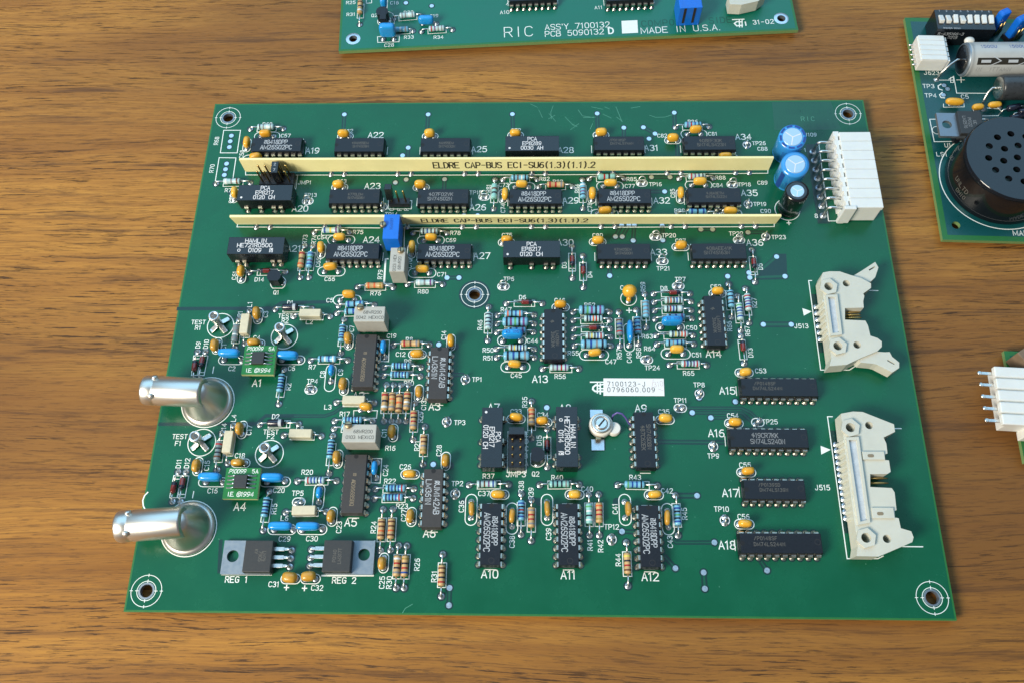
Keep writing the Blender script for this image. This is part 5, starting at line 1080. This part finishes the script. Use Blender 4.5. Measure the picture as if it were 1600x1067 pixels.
# dip switch
zt = 9.0; Q = [P(*k, zt) for k in ((345, 252), (828, 243), (805, 83), (325, 92))]; cen = sum(Q, Vector()) / 4; w_ = (Q[1] - Q[0]).length; h_ = (Q[2] - Q[1]).length
m = MB(); m.box((0, 0, zt / 2 + .1), (w_, h_, zt - .2), .15); o = part('rocker_switch_bank', m, 'module', (cen.x, cen.y, 0), an, 'black bank of eight white rocker switches on the upper right board')
for k in range(8):
    x = -w_ / 2 + 1.9 + k * (w_ - 3.2) / 7; q = MB(); up = k in (0, 1, 3); q.box((0, 0, 0), (1.7, 3.6, 1.6), .2, M=Matrix.Rotation(-.25 if up else .18, 4, 'X')); s = sub('rocker', q, 'white_plastic', o, (x, -.1, zt + .1))
k_ = MB(); [text(k_, str(k + 1), (-w_ / 2 + 1.9 + k * (w_ - 3.2) / 7, h_ / 2 - .55), .8, 0, .15, zt + .02) for k in range(8)]; text(k_, 'ROCKER DOWN', (-w_ / 2 + 5.4, -h_ / 2 + .45), .65, 0, .15, zt + .02, .7, .2); sub('printed_marking', k_, 'ink_white', o)
k_ = MB(); FM = Matrix.Translation((-w_ / 2 + 6, -h_ / 2 - .02, zt - 2.6)) @ Matrix.Rotation(PI / 2, 4, 'X'); text(k_, '5-435166-3', (0, 0), 1.3, 0, .13, 0, .6, .2, M=FM); text(k_, '0215', (1.5, -1.9), 1.3, 0, .13, 0, .6, .2, M=FM); sub('side_marking', k_, 'ink_white', o)
# small white connector
zt = 6.5; Q = [P(*k, zt) for k in ((210, 515), (430, 480), (402, 300), (185, 310))]; cen = sum(Q, Vector()) / 4; w_ = ((Q[1] - Q[0]).length + (Q[2] - Q[3]).length) / 2; h_ = (Q[3] - Q[0]).length
m = MB(); m.box((0, 0, zt / 2), (w_, h_, zt - .8), .3); o = part('small_connector', m, 'white_plastic', (cen.x, cen.y, 0), an, 'small white five way connector on the upper right board')
for k in range(5):
    y = h_ / 2 - (k + .5) * h_ / 5; q = MB(); q.box((0, 0, 0), (w_ - .6, h_ / 5 - .25, 1.2), .12); sub('housing_segment', q, 'white_plastic', o, (0, y, zt - .4)); q = MB(); q.tube([(-w_ / 2 + .5, y, 2.4), (-w_ / 2 - 1.8, y, 2.4)], .35, 6); sub('pin', q, 'tin', o)
    q = MB(); q.box((0, 0, 0), (1.0, h_ / 5 - .5, 4.5), .1); sub('rib', q, 'white_plastic', o, (w_ / 2 + .4, y, 3.6))
silk([P(175, 575), P(330, 578), P(330, 540)], .3)
# big axial can
zc = 7.2; a = P(545, 500, zc); b = P(1400, 495, zc); R = 6.3; L = (b - a).length; M = Matrix.Translation((0, 0, zc)) @ XROT
m = MB(); m.lathe([(R * .55, 0), (R * .86, .1), (R * .95, .35), (R, .9), (R, 1.8), (R * .95, 2.4), (R, 3.0), (R, L)], 40, M, [1, 2, 2, 0, 0, 0, 0]); o = part('axial_capacitor', m, ['grey_can', 'black_can', 'alu_tab'], (a.x, a.y, 0), frame(a, b), 'large grey axial electrolytic capacitor with a black arrow stripe')
def wrap(nm, x0, x1, t0, t1, matn, off=.03):
    t = MB(); vs = []
    for k in range(7): th = t0 + (t1 - t0) * k / 6; vs += [(x0, -(R + off) * math.sin(th), zc + (R + off) * math.cos(th)), (x1, -(R + off) * math.sin(th), zc + (R + off) * math.cos(th))]
    t.add(vs, [[2 * k, 2 * k + 1, 2 * k + 3, 2 * k + 2] for k in range(6)][::1], 0, True); return sub(nm, t, matn, o)
wrap('printed_stripe', 3.2, L, .62, 1.02, 'ink_black')
for x in (4.6, 14.6, 24): wrap('stripe_mark', x, x + 3.6, .74, .90, 'ink_white', .05)
for x in (11.5, 21.5):
    t = MB(); 
    for (xa, ta, xb, tb_) in ((x - 3, .52, x, .80), (x, .80, x - 4.5, 1.12)):
        for k in range(4):
            u0, u1 = k / 4, (k + 1) / 4; q0 = (xa + (xb - xa) * u0, ta + (tb_ - ta) * u0); q1 = (xa + (xb - xa) * u1, ta + (tb_ - ta) * u1)
            f = lambda q, d: (q[0] + d, -(R + .07) * math.sin(q[1]), zc + (R + .07) * math.cos(q[1])); t.add([f(q0, 0), f(q1, 0), f(q1, .7), f(q0, .7)], [[0, 1, 2, 3]])
    sub('arrow_mark', t, 'ink_white', o)
def wraptext(s, x, th, h, matn):
    l = MB(); text(l, s, (0, 0), h, 0, .14, 0); t = MB(); t.add([(x + vx, -(R + .04 + vz) * math.sin(th - vy / R), zc + (R + .04 + vz) * math.cos(th - vy / R)) for vx, vy, vz in l.v], l.f); sub('printed_marking', t, matn, o)
wraptext('1500U', 7.5, -.12, 1.4, 'band_u'); wraptext('1500U', 18, -.12, 1.4, 'band_u'); wraptext('IN  ITTAMN', 10, 1.32, 1.5, 'ink_grey')
q = MB(); e = P(335, 668); e = Matrix.Rotation(-frame(a, b), 3, 'Z') @ (e - Vector((a.x, a.y, 0))); q.tube([(.5, 0, zc), (-1.5, 0, zc), (e.x * .55, e.y * .4, zc - 1), (e.x * .92, e.y * .85, 3.5), (e.x, e.y, 0)], .4, 8); sub('lead', q, 'tin', o); joint(o, e)
q = MB(); q.ell((2.2, 5.5, zc + 4.0), (3.8, 3.0, 2.6), 2.2, 14, 8); sub('glue_blob', q, 'ceramic_white', o)
silk([P(440, 665), P(480, 640), P(505, 780), P(760, 782)], .3); silk([P(505, 670), P(570, 670)], .3); silk([P(540, 640), P(543, 692)], .3); silk([P(355, 672), P(480, 672)], .25); silk([P(455, 650), P(455, 692), P(478, 692), P(478, 650)], .25, True)
# coil
zc = 5.0; a = P(850, 735, zc); b = P(1300, 725, zc); L = (b - a).length; m = MB(); m.lathe([(1.2, -.2), (4.0, .1), (4.6, .6), (4.7, 1.5), (4.7, L)], 30, Matrix.Translation((0, 0, zc)) @ XROT, [1, 0, 0, 0]); o = part('coil', m, ['coil', 'tin'], (a.x, a.y, 0), frame(a, b), 'black cylindrical coil below the grey axial capacitor')
q = MB(); q.tube([(0, 0, zc), (-2.0, 0, zc), (-3.2, -.8, zc - 1.4), (-4.0, -2.4, 1.5), (-4.2, -3.2, 0)], .42, 8); sub('lead', q, 'tin', o)
# blue jumpers
for (x, y, sx, nm) in ((880, 150, 4.4, 'left'), (1040, 195, 6.5, 'right')):
    c = P(x, y, 8); m = MB(); m.box((0, 0, 6.5), (sx, 3.0, 10.0), .9); m.box((0, 0, 1.2), (sx + .6, 4.0, 2.2), .15, mi=1); o = part('blue_jumper', m, ['pot_blue', 'chip'], (c.x, c.y, 0), an + .5, f'blue shorting jumper beside the rocker switches, {nm} one')
    for d in (0, 1.6): q = MB(); q.tube([(-sx * .3 + d, -2.4, 2.0), (-sx * .3 + d + .3, -2.2, 7.5)], .35, 6); sub('pin', q, 'gold', o)
# small yellow parts, black parts and wires
cap('C5', (490, 850), (485, 870), dims=(6.6, 2.6, 2.8), outline=False); cap('', (680, 895), (690, 915), dims=(4.6, 2.4, 2.6), outline=False); cap('', (820, 875), (830, 895), dims=(5.0, 2.4, 2.6), outline=False)
silk([P(395, 870), P(395, 898), P(568, 895), P(565, 865)], .26); silk([P(720, 970), P(850, 968), P(880, 940), P(860, 912), P(760, 905)], .3)
for q in ((400, 715), (430, 745), (395, 795)): via(*q)
silk([P(375, 705), P(350, 720), P(355, 745), P(385, 755)], .4); silk([P(385, 775), P(362, 795), P(375, 818), P(405, 820)], .4)
for (x, y) in ((955, 930), (980, 1010), (1050, 960)):
    p = P(x, y); m = MB(); m.lathe([(.4, 0), (1.2, .2), (1.2, 4.6), (.4, 4.8)], 14, Matrix.Translation((-2.4, 0, 2.2)) @ XROT); o = part('diode', m, 'diode_black', (p.x, p.y, 0), an + .25); q = MB(); q.tube([(-5, -.5, 0), (-4, 0, 2.0), (-2.4, 0, 2.2)], .3, 6); sub('lead', q, 'tin', o); q = MB(); q.tube([(2.4, 0, 2.2), (4, 0, 2.0), (5, .5, 0)], .3, 6); sub('lead', q, 'tin', o)
# tab regulator raised above the board
zt = 7.5; Q = [P(*k, zt) for k in ((372, 1140), (525, 1135), (485, 935), (335, 955))]; cen = sum(Q, Vector()) / 4; hc = P(420, 1040, zt); w_ = ((Q[1] - Q[0]).length + (Q[2] - Q[3]).length) / 2; h_ = ((Q[3] - Q[0]).length + (Q[2] - Q[1]).length) / 2
q = MB(); q.poly([[(-w_ / 2, -h_ / 2), (w_ / 2 + 6, -h_ / 2), (w_ / 2 + 6, h_ / 2), (-w_ / 2, h_ / 2)], circ(-.2, 0, 1.75, 20)], zt - 1.2, zt); o = part('voltage_regulator', q, 'alu_tab', (cen.x, cen.y, 0), an, 'upright metal tab regulator above the buzzer')
m = MB(); m.box((w_ / 2 + 4.4, 0, zt - .4), (8.6, h_ - .3, 4.0), .2); s = sub('plastic_body', m, 'regbody', o)
k_ = MB(); [text(k_, t, (w_ / 2 + 2.2 + i * 1.8, 0), 1.1, -PI / 2, .13, zt + 1.62, .6, .2) for i, t in enumerate(('LM2576', 'P0122', 'UC'))]; sub('printed_marking', k_, 'ink_grey', o)
for i in range(-2, 3): q = MB(); q.tube([(w_ / 2 + 8.4, i * 1.5, zt - .6), (w_ / 2 + 12, i * 1.5, zt - .6), (w_ / 2 + 13, i * 1.5, zt - 2), (w_ / 2 + 13.2, i * 1.5, 0)], .4, 6); sub('lead', q, 'tin', o)
q = MB(); q.box((0, 0, zt / 2 - .6), (2, 6, zt - 1.2)); sub('spacer', q, 'chip', o, (w_ / 2 + 2, 0, 0))
T(1400, 180); silk([P(365, 38), P(280, 38), P(318, 225), P(570, 222)], .3); sdes('U1', 430, 255, 1.7); sdes('LS1', 380, 330, 1.7); p = P(340, 130); clr(p, 1.6); silk(circ(p.x, p.y, 1.7, 18), .2, True); text(LY.silk, 'MADE IN U.S.A.', P(975, 985), 1.9, an, .14, .075, align='l')
# buzzer
c0 = P(842, 548); hz = 14.5; ct = P(935, 372, hz); c = Vector((c0.x, c0.y, 0)); silk(circ(c.x, c.y, 20.6, 72), .35, True)
m = MB(); m.lathe([(18.7, .1), (18.9, .6), (18.7, 3), (18.0, 12.8), (17.8, 13.9), (17.3, hz)], 72, cap=False); o = part('buzzer', m, 'gloss_black', (c.x, c.y, 0), an, 'round black buzzer with a grid of sound holes on the upper right board')
hl = [(0, 0)] + [(5.2 * math.cos(k * PI / 3 + .3), 5.2 * math.sin(k * PI / 3 + .3)) for k in range(6)] + [(10.0 * math.cos(k * PI / 6 + .05), 10.0 * math.sin(k * PI / 6 + .05)) for k in range(12)]
q = MB(); q.poly([circ(0, 0, 17.3, 72)] + [circ(x, y, 1.25, 16) for x, y in hl], hz - 1.6, hz); sub('perforated_top', q, 'gloss_black', o)
q = MB(); q.poly([circ(0, 0, 17.0, 48)], hz - 4.0); sub('diaphragm', q, 'trace', o)
def side(s, a0, z, h):
    l = MB(); text(l, s, (0, 0), h, 0, .12, 0); t = MB(); r = 18.75; t.add([((r - (z + vy) * .08 + vz + .25) * math.cos(a0 + vx / r), (r - (z + vy) * .08 + vz + .25) * math.sin(a0 + vx / r), z + vy) for vx, vy, vz in l.v], l.f); sub('moulded_lettering', t, 'ink_dim', o)
side('UNLTD', -2.75, 6.8, 1.7); side('OHIO', -2.65, 4.2, 1.5); side('JAPAN', -1.0, 5.0, 1.5)
finish()

# ================================================================== BOARD CUT OFF AT THE RIGHT EDGE
T(1500, 520); a, b = P(365, 150), P(540, 1080); dn = b - a; an = math.atan2(dn.y, dn.x) + PI / 2; ex = Vector((math.cos(an), math.sin(an), 0))
root('circuit_board', 'green circuit board mostly cut off at the right edge, with a white five way connector', 'circuit board', (b.x, b.y, ZT)); layers()
board([tuple(p[:2]) for p in (b, b + ex * 60, a + ex * 60, a)], [], 'pour', inset=1.6)
zt = 8.5
Lb, Rb = [], []
m = MB(); y0, y1 = P(300, 275, zt), P(370, 762, zt); top = P(280, 270, zt); bot = P(360, 765, zt); ddn = (bot - top); aa = math.atan2(ddn.y, ddn.x) + PI / 2
ln = ddn.length; m.box((13.4, -ln / 2, 4.4), (24, ln - 1.0, 6.6), .3); o = part('edge_connector', m, 'white_plastic', (top.x, top.y, 0), aa, 'white five way connector overhanging the board at the right edge')
for k in range(5):
    q = MB(); q.box((0, 0, 0), (25, ln / 5 - .55, 2.0), .35); sub('housing_segment', q, 'white_plastic', o, (12.5, -(k + .5) * ln / 5, zt - .9))
    q = MB(); q.box((0, 0, 0), (5.4, 1.0, .5), .08); q.lathe([(.7, 0), (.7, .3), (.5, .45)], 12, Matrix.Translation((-2.3, 0, .1))); sub('pin', q, 'tin', o, (-1.6, -(k + .5) * ln / 5, zt - 2.2))
q = MB(); q.box((0, 0, 0), (8, 3.0, 5.5), .3); sub('end_lug', q, 'white_plastic', o, (12, -ln - .9, 3.2))
c = P(560, 130, 8); m = MB(); m.box((0, 0, 0), (18, 11, 8), .3, M=Matrix.Translation((0, 0, 4.2)) @ Matrix.Rotation(.55, 4, 'Z')); part('brown_component', m, 'brown_block', (c.x + 7, c.y - 1.5, 0), 0, 'brownish block half out of view above the white connector')
finish()
